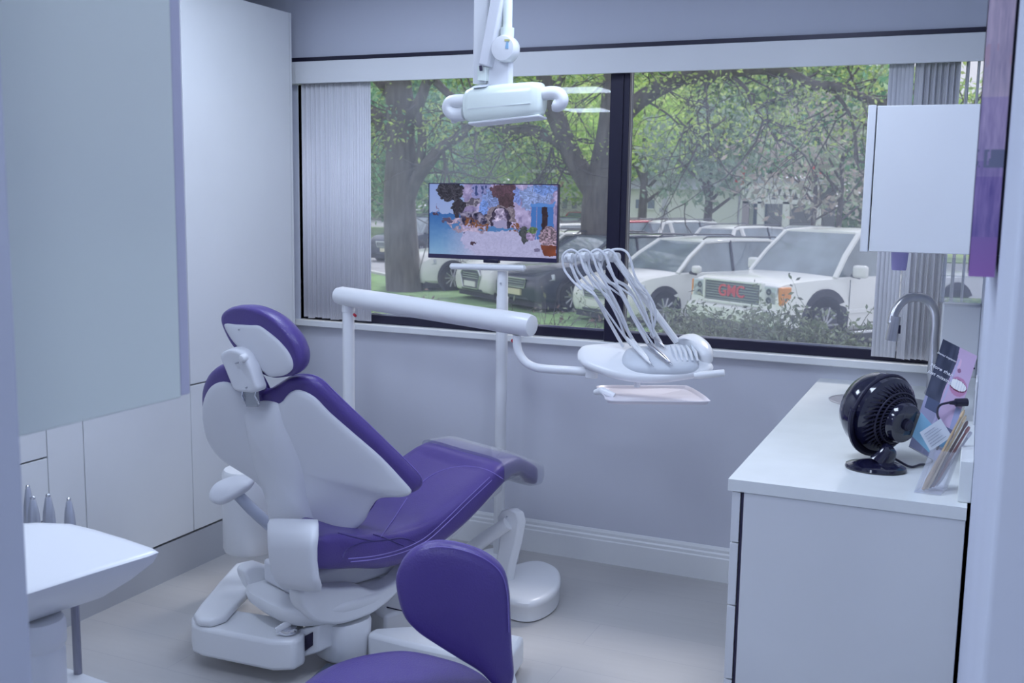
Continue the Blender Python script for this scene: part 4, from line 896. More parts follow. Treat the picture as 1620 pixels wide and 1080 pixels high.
MB().tube(crom([V((scn.x, scn.y, .425)), scn+(sp_(835, 1075)-scn)*.7-ZZ*.075, sp_(812, 1110, -.05), sp_(800, 1060, -.085), sp_(790, 1000, -.06)], 24, False), .011, 10).build('back_stem', PLAST, ST_)

# ================================================================== MOBILE CART at the left edge
CT = thing('assistant_cart', 'white mobile cart with flared top at the left edge of the photo', 'cart', (-1.6, 1.4, 0))
zt = .9
cpx = [(251, 870.5), (244, 866), (200, 851), (150, 836), (112, 827), (60, 825), (0, 828), (-70, 850), (-80, 900), (-60, 950), (0, 950), (44, 936), (150, 902.5), (235, 876.5)]
tp = []
for i_ in range(len(cpx)):
    A_, B_ = atz(*cpx[i_], zt), atz(*cpx[(i_+1) % len(cpx)], zt); tp += [A_.lerp(B_, k_/6) for k_ in range(6)]
tcx = V((-1.66, 1.40, zt))
MB().pad(tp, tcx, ZZ, [(.01, .0), (.9, .0), (.985, -.001), (1, -.004), (.985, -.012), (.96, -.024), (.80, -.058), (.60, -.092), (.5, -.10), (.01, -.10)]).build('flared_top', PLAST, CT, ang=50)
c0 = atz(78, 1000, .72)
for z0, z1, rr in ((.045, .745, .046), (.745, .80, .049)):
    cx3 = aty(62, 1020, 1.36).x
    MB().lathe([(rr*.9, z0), (rr, z0+.01), (rr, z1-.008), (rr*.92, z1)], (cx3, 1.36, 0), ZZ, 32).build('column' if z0 < .1 else 'column_collar', PLAST, CT)
rA, rB = aty(119, 965, 1.50), aty(128, 1062, 1.50)
MB().tube([V((rA.x, 1.5, .84)), V((rA.x, 1.5, .06))], .0085, 10).build('rod', mat('dull_metal_rod', (.3, .3, .36), .4, metal=.7), CT)
zz = .62
sh = [atz(*p, zz) for p in [(60, 1046), (110, 1056), (190, 1084), (150, 1130), (40, 1130)]]
MB().prism(sh, (0, 0, -.02)).build('shelf', PLAST, CT, .005)
MB().pad(crom([tcx+V((.22*math.cos(q), .17*math.sin(q), -zt+.06)) for q in [2*math.pi*k/8 for k in range(8)]], 40), tcx-ZZ*(zt-.06), ZZ, [(.01, 0), (.9, 0), (1, -.01), (1, -.035), (.01, -.035)]).build('base', PLAST, CT)
# handpieces on the cart: three syringes + one tall silver
hpd = [(88, 822, 764, .0125, 'tall silver handpiece with a ridged top at the left edge'), (70+8, 826, 790, .0135, ''), ]
specs = [(44, 770, 830, .011, 'tall silver handpiece standing next to the jamb at the left edge'), (52, 788, 835, .0125, 'stubby silver handpiece second from the jamb'), (76, 784, 835, .0125, 'stubby silver handpiece in the middle of the holder'), (109, 790, 832, .0105, 'slim silver handpiece farthest from the jamb')]
hm_ = mat('satin_silver', (.6, .62, .68), .3, metal=.7)
for i, (x, y0, y1, r_, lab) in enumerate(specs):
    Yh = 1.655; A = aty(x, y1, Yh); B = aty(x, y0, Yh); A.x = B.x
    o = MB().lathe([(r_*.7, -.06), (r_*1.15, -.03), (r_*1.2, 0), (r_, (B-A).length*.5), (r_*.55, (B-A).length*.93), (r_*.35, (B-A).length)], A, ZZ, 18).build('handpiece', hm_)
    tag(o, lab, 'handpiece', 'silver handpieces in the cart holder')
    MB().lathe([(r_*.42, 0), (r_*.42, .006), (r_*.2, .008)], B-ZZ*.003, ZZ, 12).build('coupling', CHROME, o)
A = aty(80, 850, 1.655); b = MB(); b.box(aty(30, 840, 1.655).x, aty(120, 840, 1.655).x, 1.635, 1.675, A.z-.02, aty(80, 836, 1.655).z-.03); b.build('handpiece_holder', PLAST, CT, .006)
# ================================================================== OUTSIDE
GZ = -.8
ASPH = mat('asphalt', (.40, .40, .42), .9, noise=.12, nscale=1.5); LAWN = mat('lawn_green', (.22, .36, .15), .9, noise=.25, nscale=2.5)
LAWN2 = mat('far_lawn', (.34, .44, .24), .9, noise=.2, nscale=.5); KERB = mat('kerb_concrete', (.6, .6, .6), .85)
struct(bx('ground_outside', ASPH, -120, 90, D+.3, 190, GZ-.3, GZ))
def gpoly(name, m, pts, z0, z1): b = MB(); b.prism([V((x, y, z0)) for x, y in pts], (0, 0, z1-z0)); return struct(b.build(name, m))
ND = V((-.55, -.835, 0)).normalized(); SD = V((.835, -.55, 0)).normalized()   # nose direction of the parked cars, direction along the row
# grass strip in front of the parked cars
def rowpt(k, back=0): return V((-2.6, 15.2, 0))-SD*k-ND*back
EDGE = [atz(x, y, GZ) for x, y in [(560, 428), (620, 441), (700, 454), (830, 477), (960, 501), (1100, 532), (1330, 590)]]
gpoly('lawn_strip', LAWN, [(-40, 4.6), (9, 4.6), (6, 11.0)]+[(p.x, p.y) for p in EDGE[::-1]]+[(-40, 34)], GZ, GZ+.04)
kb = MB(); kb.loft([[p+ZZ*.0, p-ND*.16, p-ND*.16+ZZ*.10, p+ZZ*.10] for p in EDGE]); struct(kb.build('kerb_outside', KERB))
gpoly('far_lawn_outside', LAWN2, [(-70, 46), (60, 44), (60, 62), (-70, 64)], GZ, GZ+.05)
gpoly('left_lawn_outside', LAWN, [(-34, 31), (-24, 37), (-40, 60), (-60, 60)], GZ, GZ+.05)

GLS = mat('car_glass', (.20, .25, .29), .06, spec=1.0, coat=.8, noise=.35, nscale=1.6); TYRE = mat('tyre_rubber', (.03, .03, .05), .8); RIM = mat('alloy_rim', (.45, .46, .5), .35, metal=.6)  # car glass given a paler base colour to imitate reflected sky
LAMP = mat('headlight_lens', (.55, .6, .66), .1, coat=1); CHR = mat('car_chrome', (.7, .72, .75), .2, metal=.8); GRL = mat('grille_dark', (.09, .1, .14), .45); AMB = mat('amber_lens', (.75, .3, .08), .3); TRIMB = mat('car_black_trim', (.05, .05, .08), .5); TAIL = mat('tail_lens', (.5, .03, .04), .25)
PAINT = {'white': mat('white_car_paint', (.84, .85, .84), .25, coat=.5), 'red': mat('red_car_paint', (.55, .04, .07), .25, coat=.5), 'dark': mat('dark_car_paint', (.05, .06, .10), .22, coat=.6), 'silver': mat('silver_car_paint', (.5, .53, .58), .25, coat=.5), 'blue': mat('blue_car_paint', (.12, .2, .38), .25, coat=.5)}
def spt(a_, b_, hw): return [V((a_, y, b_)) for y in (-hw, hw)]
def car(name, label, cat, pos, yaw, L=4.5, W=1.82, H=1.66, paint='white', style='suv', group=None, lod=0):
    t = thing(name, label, cat, (pos[0], pos[1], GZ), yaw, group); P = PAINT[paint]; h = W/2; gc = .2 if style != 'truck' else .32
    if style == 'suv': prof = [(.5, .34, .62, .80), (.49, .26, .72, .90), (.46, .22, .82, .955), (.40, .21, .93, .985), (.30, .2, .99, 1), (.22, .2, 1.02, 1), (0, .2, 1.03, 1), (-.30, .2, 1.05, 1), (-.42, .22, 1.06, .98), (-.48, .28, 1.04, .94), (-.5, .4, .95, .88)]; cow, rf, rr_, rb_ = .235, .06, -.40, -.485
    elif style == 'sedan': prof = [(.5, .30, .52, .78), (.49, .22, .64, .9), (.45, .19, .74, .96), (.35, .18, .84, 1), (.22, .18, .92, 1), (0, .18, .94, 1), (-.3, .18, .96, 1), (-.42, .2, .98, .98), (-.49, .3, .94, .9), (-.5, .4, .8, .86)]; cow, rf, rr_, rb_ = .21, .03, -.24, -.40
    elif style == 'truck': prof = [(.5, .46, 1.02, .93), (.49, .42, 1.10, .965), (.46, .36, 1.15, .985), (.38, .34, 1.18, 1), (.28, .34, 1.2, 1), (0, .34, 1.22, 1), (-.16, .34, 1.22, 1), (-.165, .34, 1.14, 1), (-.48, .34, 1.14, 1), (-.5, .4, 1.1, .97)]; cow, rf, rr_, rb_ = .26, .135, -.145, -.165
    else: prof = [(.5, .3, .95, .95), (0, .3, 1.1, 1), (-.5, .3, 1.1, .95)]; cow, rf, rr_, rb_ = .3, .25, -.45, -.5
    rings = []
    pv = crom([V((x*L, zb_, zt_)) for x, zb_, zt_, w_ in prof], 44, False); pw_ = crom([V((w_, 0, 0)) for *_q, w_ in prof], 44, False)
    for p, w_ in zip(pv, pw_):
        hw = h*w_.x; zb_, zt_ = p.y, p.z; zm = zb_+(zt_-zb_)*.62
        rings.append([V((p.x, y, z)) for y, z in ((-hw*.9, zb_), (-hw*.98, zb_+.08), (-hw, zm-.1), (-hw*.985, zm+.05), (-hw*.93, zt_-.03), (-hw*.82, zt_), (0, zt_+.018), (hw*.82, zt_), (hw*.93, zt_-.03), (hw*.985, zm+.05), (hw, zm-.1), (hw*.98, zb_+.08), (hw*.9, zb_))])
    body = MB().loft(rings).build('body', P, t, ang=32)
    belt = float(np.interp(0, [-.5, .5], [1, 1]))*(prof[5][2] if style != 'truck' else 1.2)
    bz_ = belt-.03; hb2, ht2 = h*.90, h*.70 if style != 'truck' else h*.76
    # glass house
    R_ = H-.03
    cab = [(cow*L, bz_, bz_+.01, hb2), ((cow*.55+rf*.45)*L, bz_, bz_+(R_-bz_)*.50, (hb2, ht2+(hb2-ht2)*.5)), (rf*L, bz_, R_-.03, (hb2, ht2)), ((rf*.6+rr_*.4)*L, bz_, R_+.005, (hb2, ht2)), ((rf*.2+rr_*.8)*L, bz_, R_-.005, (hb2, ht2)), (rr_*L, bz_, R_-.06, (hb2, ht2*.97)), (rb_*L, bz_, bz_+.02, (hb2*.97))]
    rr2 = []
    for x, z0, z1, w_ in cab:
        wb, wt = w_ if isinstance(w_, tuple) else (w_, w_); rr2.append([V((x, -wb, z0)), V((x, -wt-.0, z1)), V((x, wt+.0, z1)), V((x, wb, z0))])
    gh = MB().loft(rr2).build('glass_house', GLS, t, ang=20)
    # roof skin and pillars
    roof = []
    for x, z0, z1, w_ in cab[2:6]:
        wb, wt = w_; roof.append([V((x, -wt-.03, z1-.02)), V((x, -wt+.08, z1+.028)), V((x, 0, z1+.045)), V((x, wt-.08, z1+.028)), V((x, wt+.03, z1-.02)), V((x, wt-.06, z1-.03)), V((x, -wt+.06, z1-.03))])
    MB().loft(roof).build('roof', P, t, ang=40)
    pl_ = MB()
    def gpt(x, f, sg):   # point on side glass: x, height fraction
        for i in range(len(cab)-1):
            x0, x1 = cab[i][0], cab[i+1][0]
            if x1-1e-6 <= x <= x0+1e-6:
                u_ = (x0-x)/(x0-x1+1e-9); w0 = cab[i][3] if isinstance(cab[i][3], tuple) else (cab[i][3],)*2; w1 = cab[i+1][3] if isinstance(cab[i+1][3], tuple) else (cab[i+1][3],)*2
                wb, wt, z1 = w0[0]*(1-u_)+w1[0]*u_, w0[1]*(1-u_)+w1[1]*u_, cab[i][2]*(1-u_)+cab[i+1][2]*u_
                return V((x, sg*(wb+(wt-wb)*f), bz_+(z1-bz_)*f))
        return V((x, sg*hb2, bz_))
    for sg in (-1, 1):
        for pts_, r_ in (([gpt(c_[0], 1, sg) for c_ in cab[0:3]], .045), ([gpt(c_[0], 1, sg) for c_ in cab[2:6]], .035), ([gpt(cab[5][0], 1, sg), gpt(cab[6][0], 1, sg)], .06 if style != 'truck' else .08)):
            pl_.tube(pts_, r_, 6)
        if style == 'suv': pl_.tube([gpt(-.32*L, 0, sg), gpt(-.345*L, 1, sg)], .07, 6)
        pl_.tube([gpt(cow*L-.02, 0, sg)-ZZ*.005, gpt(rb_*L+.02, 0, sg)-ZZ*.005], .03, 6)
    pl_.build('pillars', P, t, ang=60)
    bp = MB()
    for sg in (-1, 1):
        for xx in ((-.075 if style != 'truck' else -.01),): bp.tube([gpt(xx*L, 0, sg)+V((0, sg*.006, 0)), gpt((xx-.01)*L, 1, sg)+V((0, sg*.006, 0))], .03, 6)
    bp.build('door_pillars', TRIMB, t)
    # wheels
    wr_ = .35 if style != 'truck' else .46
    for x in (.315*L, -.30*L):
        for sg in (-1, 1):
            ar = MB().lathe([(wr_*1.18, -.03), (wr_*1.18, .0), (wr_*.6, .006)], (x, sg*(h-.003), wr_+.03), (0, sg, 0), 28).build('wheel_arch', TRIMB, t)
            wh = MB().lathe([(wr_*.72, -.2), (wr_, -.18), (wr_, .0), (wr_*.96, .02), (wr_*.66, .022), (wr_*.64, .012)], (x, sg*(h-.01), wr_), (0, sg, 0), 28).build('wheel', TYRE, t)
            r2 = MB().lathe([(wr_*.12, .02), (wr_*.14, .014)], (x, sg*(h-.01), wr_), (0, sg, 0), 12)
            for k in range(10):
                q = 2*math.pi*k/10; r2.tube([V((x, sg*(h+.006), wr_)), V((x+math.cos(q)*wr_*.64, sg*(h+.006), wr_+math.sin(q)*wr_*.64))], .018, 5)
            r2.build('rim', RIM, wh)
    # front
    nx = L/2
    if style == 'truck':
        MB().box(nx-.06, nx+.025, -.60, .60, .78, 1.10).build('grille', GRL, t, .02)
        fr_ = MB()
        for a_ in ((-.63, .63, 1.09, 1.125), (-.63, .63, .745, .785), (-.64, -.60, .745, 1.125), (.60, .64, .745, 1.125)): fr_.box(nx-.05, nx+.04, *a_)
        fr_.build('grille_surround', P, t, .008)
        mh_ = MB()
        for k in range(7): mh_.box(nx+.024, nx+.03, -.58, .58, .80+.042*k, .806+.042*k)
        mh_.build('grille_mesh', CHR, t)
        tt = text('GMC', .26, mat('red_badge', (.75, .06, .08), .35), Matrix.Translation((nx+.034, 0, .945)) @ Matrix(((0, 0, 1, 0), (1, 0, 0, 0), (0, 1, 0, 0), (0, 0, 0, 1))), t, 'badge_lettering', .008, .003)
        for sg in (-1, 1):
            hl_ = MB().box(nx-.14, nx-.0, sg*.66 if sg > 0 else -.92, .92 if sg > 0 else -.66, .80, 1.09).build('headlight', LAMP, t, .02)
            for zz_ in (.87, 1.0): MB().lathe([(.055, 0), (.05, .01), (.02, .004)], (nx-.004, sg*.76, zz_), (1, 0, 0), 14).build('reflector', GRL, hl_)
            MB().box(nx-.26, nx-.02, sg*.925 if sg > 0 else -.985, .985 if sg > 0 else -.925, .80, 1.08).build('turn_signal', AMB, t, .02)
        MB().box(nx-.2, nx+.10, -.98, .98, .48, .72).build('bumper', P, t, .05)
        MB().box(nx-.1, nx+.06, -.8, .8, .34, .47).build('lower_valance', GRL, t, .02)
        for sg in (-1, 1): MB().box(-2.3, 1.2, sg*h-.02, sg*h+.02, .62, .69).build('body_moulding', P, t, .01); MB().box(-1.0, 1.15, sg*(h+.02)-.06, sg*(h+.02)+.06, .30, .34).build('step_bar', CHR, t, .01)
        MB().box(-.04*L, -.04*L+.14, h-.01, h+.03, 1.06, 1.09).build('door_handle', CHR, t, .01)
        for xx in (.215, -.01, -.155): MB().tube([V((xx*L, h+.001, 1.16)), V((xx*L, h+.003, .95)), V((xx*L, h-.005, .5))], .007, 5).build('door_seam', GRL, t)
        mr = ((.20*L, 1.28), .13, .11)
    else:
        gz0_, gz1_ = (.36, .74) if style == 'suv' else (.3, .6); 
        if lod: hx_ = [(-.36, .74), (.36, .74), (.47, .62), (.34, .32), (-.34, .32), (-.47, .62)]
        else: hx_ = [(-.44, .70), (.44, .70), (.38, .52), (-.38, .52)]
        MB().prism([V((nx-.10, y, z)) for y, z in hx_], (.125, 0, 0)).build('grille', GRL, t, .01)
        MB().tube([V((nx+.02, y, z)) for y, z in hx_+hx_[:1]], .018, 6, False).build('grille_surround', CHR, t)
        g2 = MB()
        for k in range(3): g2.box(nx+.024, nx+.03, -.36, .36, .55+.05*k, .56+.05*k)
        g2.build('grille_bars', CHR, t)
        MB().box(nx-.2, nx-.01, -.5, .5, .26, .40).build('lower_intake', GRL, t, .03)
        for sg in (-1, 1):
            q_ = [V((nx-.045, sg*.42, gz1_-.10)), V((nx-.42, sg*(h-.035), gz1_+.06)), V((nx-.42, sg*(h-.03), gz1_-.05)), V((nx-.12, sg*(h-.13), gz1_-.14)), V((nx-.03, sg*.44, gz1_-.19))]
            MB().prism(q_, V((.035, sg*.02, .03))).build('headlight', LAMP, t, .01)
        MB().box(nx+.0, nx+.045, -.26, .26, .36, .48).build('number_plate', PAINT['white'] if paint != 'dark' else mat('pale_yellow_plate', (.75, .72, .5), .5), t)
        mr = ((cow*L-.06*L, belt+.06), .10, .08)
        for sg in (-1, 1):
            for xx in (-.0, -.24): MB().box(xx*L-.12, xx*L+.04, sg*h-.015, sg*h+.02, belt-.17, belt-.14).build('door_handle', P, t, .008)
    for sg in (-1, 1):
        m_ = MB().box(mr[0][0]-.06, mr[0][0]+.06, sg*(h+.12)-mr[1], sg*(h+.12)+mr[1], mr[0][1]-mr[2]*.8, mr[0][1]+mr[2]).build('mirror', P, t, .045)
        MB().tube([V((mr[0][0], sg*(h-.05), mr[0][1]-.06)), V((mr[0][0]-.02, sg*(h+.10), mr[0][1]-.08))], .03, 6).build('mirror_arm', TRIMB, m_)
        MB().box(-nx-.01, -nx+.15, sg*h*.62 if sg > 0 else -h*.93, h*.93 if sg > 0 else -h*.62, .78 if style != 'sedan' else .68, .98 if style != 'sedan' else .84).build('tail_light', TAIL, t, .02)
    if style == 'suv':
        for sg in (-1, 1): MB().tube([V((rf*L, sg*(ht2-.02), R_+.03)), V((rf*L-.1, sg*(ht2-.02), R_+.08)), V((rr_*L+.2, sg*(ht2-.02), R_+.06)), V((rr_*L, sg*(ht2-.02), R_))], .016, 6).build('roof_rail', TRIMB, t)
    bx_ = MB(); bx_.box(-L*.47, L*.47, -h*.9, h*.9, .12, .3); bx_.build('underbody', TRIMB, t)
    if style != 'truck':
        ws = MB(); ws.tube([gpt(cow*L-.03, 0, -1)*1.0, V((cow*L+.01, 0, bz_+.03)), gpt(cow*L-.03, 0, 1)], .022, 6); ws.build('wiper_cowl', TRIMB, t)
    return t
YAWC = math.atan2(ND.y, ND.x)
def car_at(px, py, L, W, side=1, dy=YAWC):   # pixel of the ground point under the front wheel on the visible side
    p = atz(px, py, GZ); c_, s_ = math.cos(dy), math.sin(dy); x, y = .315*L, side*W/2
    return (p.x-(x*c_-y*s_), p.y-(x*s_+y*c_))
car('pickup_truck', 'white pickup truck with red letters on its grille, nose towards the window', 'truck', car_at(1302, 561, 5.4, 2.03), YAWC, 5.4, 2.03, 1.92, 'white', 'truck')
car('suv', 'white SUV parked directly left of the pickup truck', 'car', car_at(1050, 520, 4.6, 1.85), YAWC, 4.6, 1.85, 1.62, 'white', 'suv')
car('suv', 'dark SUV with a pale plate parked behind the monitor pole', 'car', car_at(906, 496, 4.6, 1.8), YAWC, 4.6, 1.8, 1.58, 'dark', 'suv')
car('suv', 'white SUV with a large hexagonal grille seen below the monitor', 'car', car_at(836, 482, 4.65, 1.88), YAWC-.05, 4.65, 1.88, 1.58, 'white', 'suv', lod=1)
car('suv', 'white SUV partly behind the tree trunk beside the blind', 'car', car_at(716, 462, 4.6, 1.85), YAWC, 4.6, 1.85, 1.62, 'white', 'suv')
def car_c(px, py): p = atz(px, py, GZ); return (p.x, p.y)
Y2 = YAWC+math.pi
car('suv', 'red SUV behind the white cars just right of the mullion', 'car', car_c(1025, 432), Y2, 4.5, 1.85, 1.68, 'red', 'suv')
car('suv', 'white SUV with dark rear window behind the white SUV', 'car', car_c(1095, 433), Y2, 4.6, 1.85, 1.70, 'white', 'suv')
car('car', 'white car parked behind the pickup truck roof', 'car', car_c(1195, 440), Y2+.1, 4.6, 1.85, 1.60, 'white', 'suv')
car('car', 'pale sedan at the far side of the lot behind the pickup truck', 'car', car_c(1290, 425), Y2+.2, 4.6, 1.8, 1.5, 'silver', 'sedan')
car('car', 'red car far off seen just right of the monitor', 'car', car_c(915, 372), YAWC+.8, 4.5, 1.8, 1.45, 'red', 'sedan')
car('car', 'dark car below the red one right of the monitor', 'car', car_c(893, 392), YAWC+.8, 4.5, 1.8, 1.45, 'dark', 'sedan')
car('suv', 'dark grey SUV behind the trunk left of the monitor', 'car', car_c(668, 410), YAWC+.5, 4.5, 1.8, 1.6, 'dark', 'suv')
car('car', 'white car behind the nearer row, between the monitor and the forked trunk', 'car', car_c(930, 440), Y2, 4.6, 1.85, 1.62, 'white', 'suv')

# ---------------- leaves
def leafmat(name, cols, transl=.45):
    m = bpy.data.materials.new(name); m.use_nodes = True; n = m.node_tree.nodes; L = m.node_tree.links; b = n['Principled BSDF']; b.inputs['Roughness'].default_value = .6
    a = n.new('ShaderNodeVertexColor'); a.layer_name = 'col'; L.new(a.outputs[0], b.inputs['Base Color']); b.inputs['Specular IOR Level'].default_value = .2
    t = n.new('ShaderNodeBsdfTranslucent'); L.new(a.outputs[0], t.inputs[0]); mx = n.new('ShaderNodeMixShader'); mx.inputs[0].default_value = transl
    L.new(b.outputs[0], mx.inputs[1]); L.new(t.outputs[0], mx.inputs[2]); L.new(mx.outputs[0], n['Material Output'].inputs[0]); return m
LEAF = leafmat('spring_leaves', None)
def leaves(name, P, size, cols, parent, kind=None, flat=.0):
    """P (n,3) centres; one small pointed quad each, coloured from cols"""
    n = len(P); P = np.asarray(P); u = rng.normal(size=(n, 3)); u /= np.linalg.norm(u, axis=1)[:, None]; v = rng.normal(size=(n, 3)); v -= (v*u).sum(1)[:, None]*u; v /= np.linalg.norm(v, axis=1)[:, None]
    s_ = size*(.6+.8*rng.random(n))[:, None]; vs = np.stack([P-u*s_, P+v*s_*.45, P+u*s_, P-v*s_*.45], 1).reshape(-1, 3)
    me = bpy.data.meshes.new(name); me.vertices.add(4*n); me.vertices.foreach_set('co', vs.ravel()); me.loops.add(4*n); me.loops.foreach_set('vertex_index', np.arange(4*n)); me.polygons.add(n); me.polygons.foreach_set('loop_start', np.arange(0, 4*n, 4)); me.polygons.foreach_set('loop_total', np.full(n, 4)); me.update()
    cols = np.array(cols); ci = rng.integers(0, len(cols), n); c = cols[ci]*(.75+.5*rng.random((n, 1))); c4 = np.concatenate([np.clip(c, 0, 1), np.ones((n, 1))], 1)
    at = me.color_attributes.new('col', 'FLOAT_COLOR', 'CORNER'); at.data.foreach_set('color', np.repeat(c4, 4, 0).astype(np.float32).ravel())
    me.materials.append(LEAF); o = bpy.data.objects.new(name, me); COL.objects.link(o)
    if parent is not None:
        o.parent = parent
        if parent.type == 'EMPTY' and not parent.get('_local'): o.matrix_parent_inverse = Matrix.Translation(-parent.location)
    return o
BARK = mat('grey_brown_bark', (.135, .12, .12), .95, noise=.35, nscale=9, bump=.8, bscale=25, stretch=(1, 1, .25)); TWIG = mat('twig_bark', (.12, .105, .11), .9)
YG = [(.52, .66, .20), (.44, .60, .20), (.60, .72, .30), (.38, .52, .18)]; DG = [(.16, .34, .20), (.22, .44, .27), (.28, .48, .30), (.16, .28, .2)]; MG = [(.38, .52, .32), (.46, .60, .36), (.32, .45, .28)]; BG = [(.44, .48, .38), (.50, .50, .44), (.42, .50, .34)]
def limb(b, pts, Y, r0, r1, n=None, wob=0, ret=None):
    P = crom([aty(x, y, Y+dy) if True else 0 for x, y, dy in [(q if len(q) == 3 else (*q, 0)) for q in pts]], 6*len(pts), False); m = len(P)
    R = [r0+(r1-r0)*i/(m-1) for i in range(m)]; 
    if wob: P = [p+V((random.gauss(0, wob), random.gauss(0, wob), random.gauss(0, wob))) for p in P]
    b.tube(P, R, 9); return P
def twig(b, p, d, L, r, depth, tips, dens=3):
    P = [p.copy()]; dd = d.normalized(); n = 5
    for i in range(n):
        dd = (dd+V((random.gauss(0, .28), random.gauss(0, .28), random.gauss(-.05, .24)))).normalized(); P.append(P[-1]+dd*(L/n))
    b.tube(P, [r*(1-.75*i/n) for i in range(n+1)], 4, False)
    tips += P[2:]
    if depth:
        for _ in range(dens):
            k = random.randint(1, n); v = (dd+V((random.gauss(0, .9), random.gauss(0, .9), random.gauss(-.1, .8)))).normalized(); twig(b, P[k], v, L*random.uniform(.45, .8), r*.5, depth-1, tips, dens)
def big_tree(label, base, Y, trunk_pts, tr, limbs, ntw, leafn, lcols, group=None, tl=1.6, lsz=.085):
    t = thing('shade_tree', label, 'tree', atz(*base, GZ)); b = MB(); tk = limb(b, trunk_pts, Y, *tr); b.build('trunk', BARK, t, ang=80)
    allp = []
    for pts, r0, r1 in limbs:
        b = MB(); P = limb(b, pts, Y, r0, r1); b.build('branch', BARK, t, ang=80); allp += [(p, P[min(i+1, len(P)-1)]-P[max(i-1, 0)]) for i, p in enumerate(P)][3:]
    b = MB(); tips = []
    for _ in range(ntw):
        p, d = random.choice(allp); v = (d.normalized()*.5+V((random.gauss(0, .8), random.gauss(0, .6), random.gauss(-.15, .8)))).normalized(); twig(b, p, v, tl*random.uniform(.6, 1.6), .028, 2, tips)
    b.build('twigs', TWIG, t)
    tp = np.array([tuple(random.choice(tips)) for _ in range(leafn)])+rng.normal(0, .16, (leafn, 3)); tp = tp[tp[:, 2] > 2.3+rng.random(len(tp))*.8]
    leaves('foliage', tp, lsz, lcols, t); return t
YA = atz(637, 462, GZ).y; YB = atz(957, 480, GZ).y
big_tree('grey barked tree with upright trunk beside the left blind', (637, 462), YA, [(640, 466), (637, 420), (634, 370), (632, 310), (634, 250), (633, 190), (630, 120), (628, 40)], (.46, .30),
    [([(634, 255), (618, 215), (600, 190), (575, 170), (540, 150)], .26, .12), ([(640, 330), (655, 290), (680, 255), (700, 232), (730, 215), (752, 190)], .20, .08), ([(636, 220), (655, 180), (668, 150), (680, 110), (690, 60)], .18, .08), ([(662, 270), (668, 220), (662, 160), (690, 120)], .14, .05), ([(700, 232), (705, 270), (700, 300)], .05, .02), ([(632, 170), (600, 130), (570, 110)], .16, .07), ([(690, 130), (720, 155), (750, 150), (790, 120), (830, 100)], .10, .04)], 48, 5200, YG+DG[1:3], tl=2.0, lsz=.06)
big_tree('thick forked tree trunk directly left of the window mullion', (957, 480), YB, [(962, 482), (950, 440), (944, 395), (942, 345), (946, 300), (955, 260), (965, 210), (972, 150), (978, 80), (980, 20)], (.36, .26),
    [([(946, 310), (928, 285), (905, 245), (888, 205), (872, 165), (860, 120), (850, 50)], .27, .16), ([(915, 262), (895, 235), (868, 218), (835, 208), (800, 205), (770, 190), (742, 178), (700, 172)], .16, .05),
     ([(968, 215), (985, 185), (1010, 160), (1045, 138), (1080, 124), (1120, 116), (1160, 112), (1200, 108), (1235, 112)], .22, .12), ([(1235, 112), (1260, 122), (1285, 134), (1310, 136), (1340, 142), (1365, 155), (1400, 163), (1450, 172), (1520, 180)], .12, .05),
     ([(1115, 118), (1117, 150), (1120, 190), (1122, 230)], .04, .015), ([(1155, 118), (1180, 140), (1190, 165), (1215, 200), (1235, 235)], .05, .015), ([(1310, 138), (1335, 165), (1350, 200), (1358, 260)], .05, .02), ([(1240, 110), (1260, 85), (1300, 60)], .08, .03), ([(975, 130), (1000, 100), (1040, 60)], .12, .05), ([(872, 165), (885, 130), (910, 90)], .10, .05), ([(870, 218), (880, 260), (900, 290)], .04, .012)], 95, 9000, YG, tl=1.6, lsz=.055)
# background trees: crown of leaf clusters on a trunk
def crown(t, c, R, n, cols, size, zmin=-.5, k=60):
    ctr = rng.normal(size=(k, 3)); ctr /= np.linalg.norm(ctr, axis=1)[:, None]; ctr *= (rng.random((k, 1))**.4)*np.array(R); ci = rng.integers(0, k, n)
    P = np.array(c)+ctr[ci]+rng.normal(size=(n, 3))*np.array(R)*.13; P = P[P[:, 2] > GZ+.2]
    P = P[P[:, 2] > zmin+rng.random(len(P))*1.2]; leaves('crown', P, size, [tuple(min(.95, q*1.3) for q in c_) for c_ in cols], t)
def back_tree(label, px, pyb, Y, h, R, n, cols, size, tr=.2, group='trees beyond the parking lot', trunk=True):
    p = aty(px, 330, Y); t = thing('tree', label, 'tree', (p.x, Y, GZ), group=group)
    b = MB(); b.tube([V((p.x, Y, GZ)), V((p.x+.1, Y, GZ+h*.4)), V((p.x, Y, GZ+h*.8))], [tr, tr*.7, tr*.2], 7)
    for k in range(6):
        q = k*1.05; b.tube([V((p.x, Y, GZ+h*(.25+.06*k))), V((p.x+math.cos(q)*R[0]*.7, Y+math.sin(q)*R[1]*.7, GZ+h*(.5+.07*k)))], [tr*.4, tr*.1], 5)
    b.build('trunk', BARK, t)
    crown(t, (p.x, Y, GZ+h-R[2]*1.0), R, n, cols, size, (2.6 if px > 985 else -.2) if Y > 46 else .2); return t
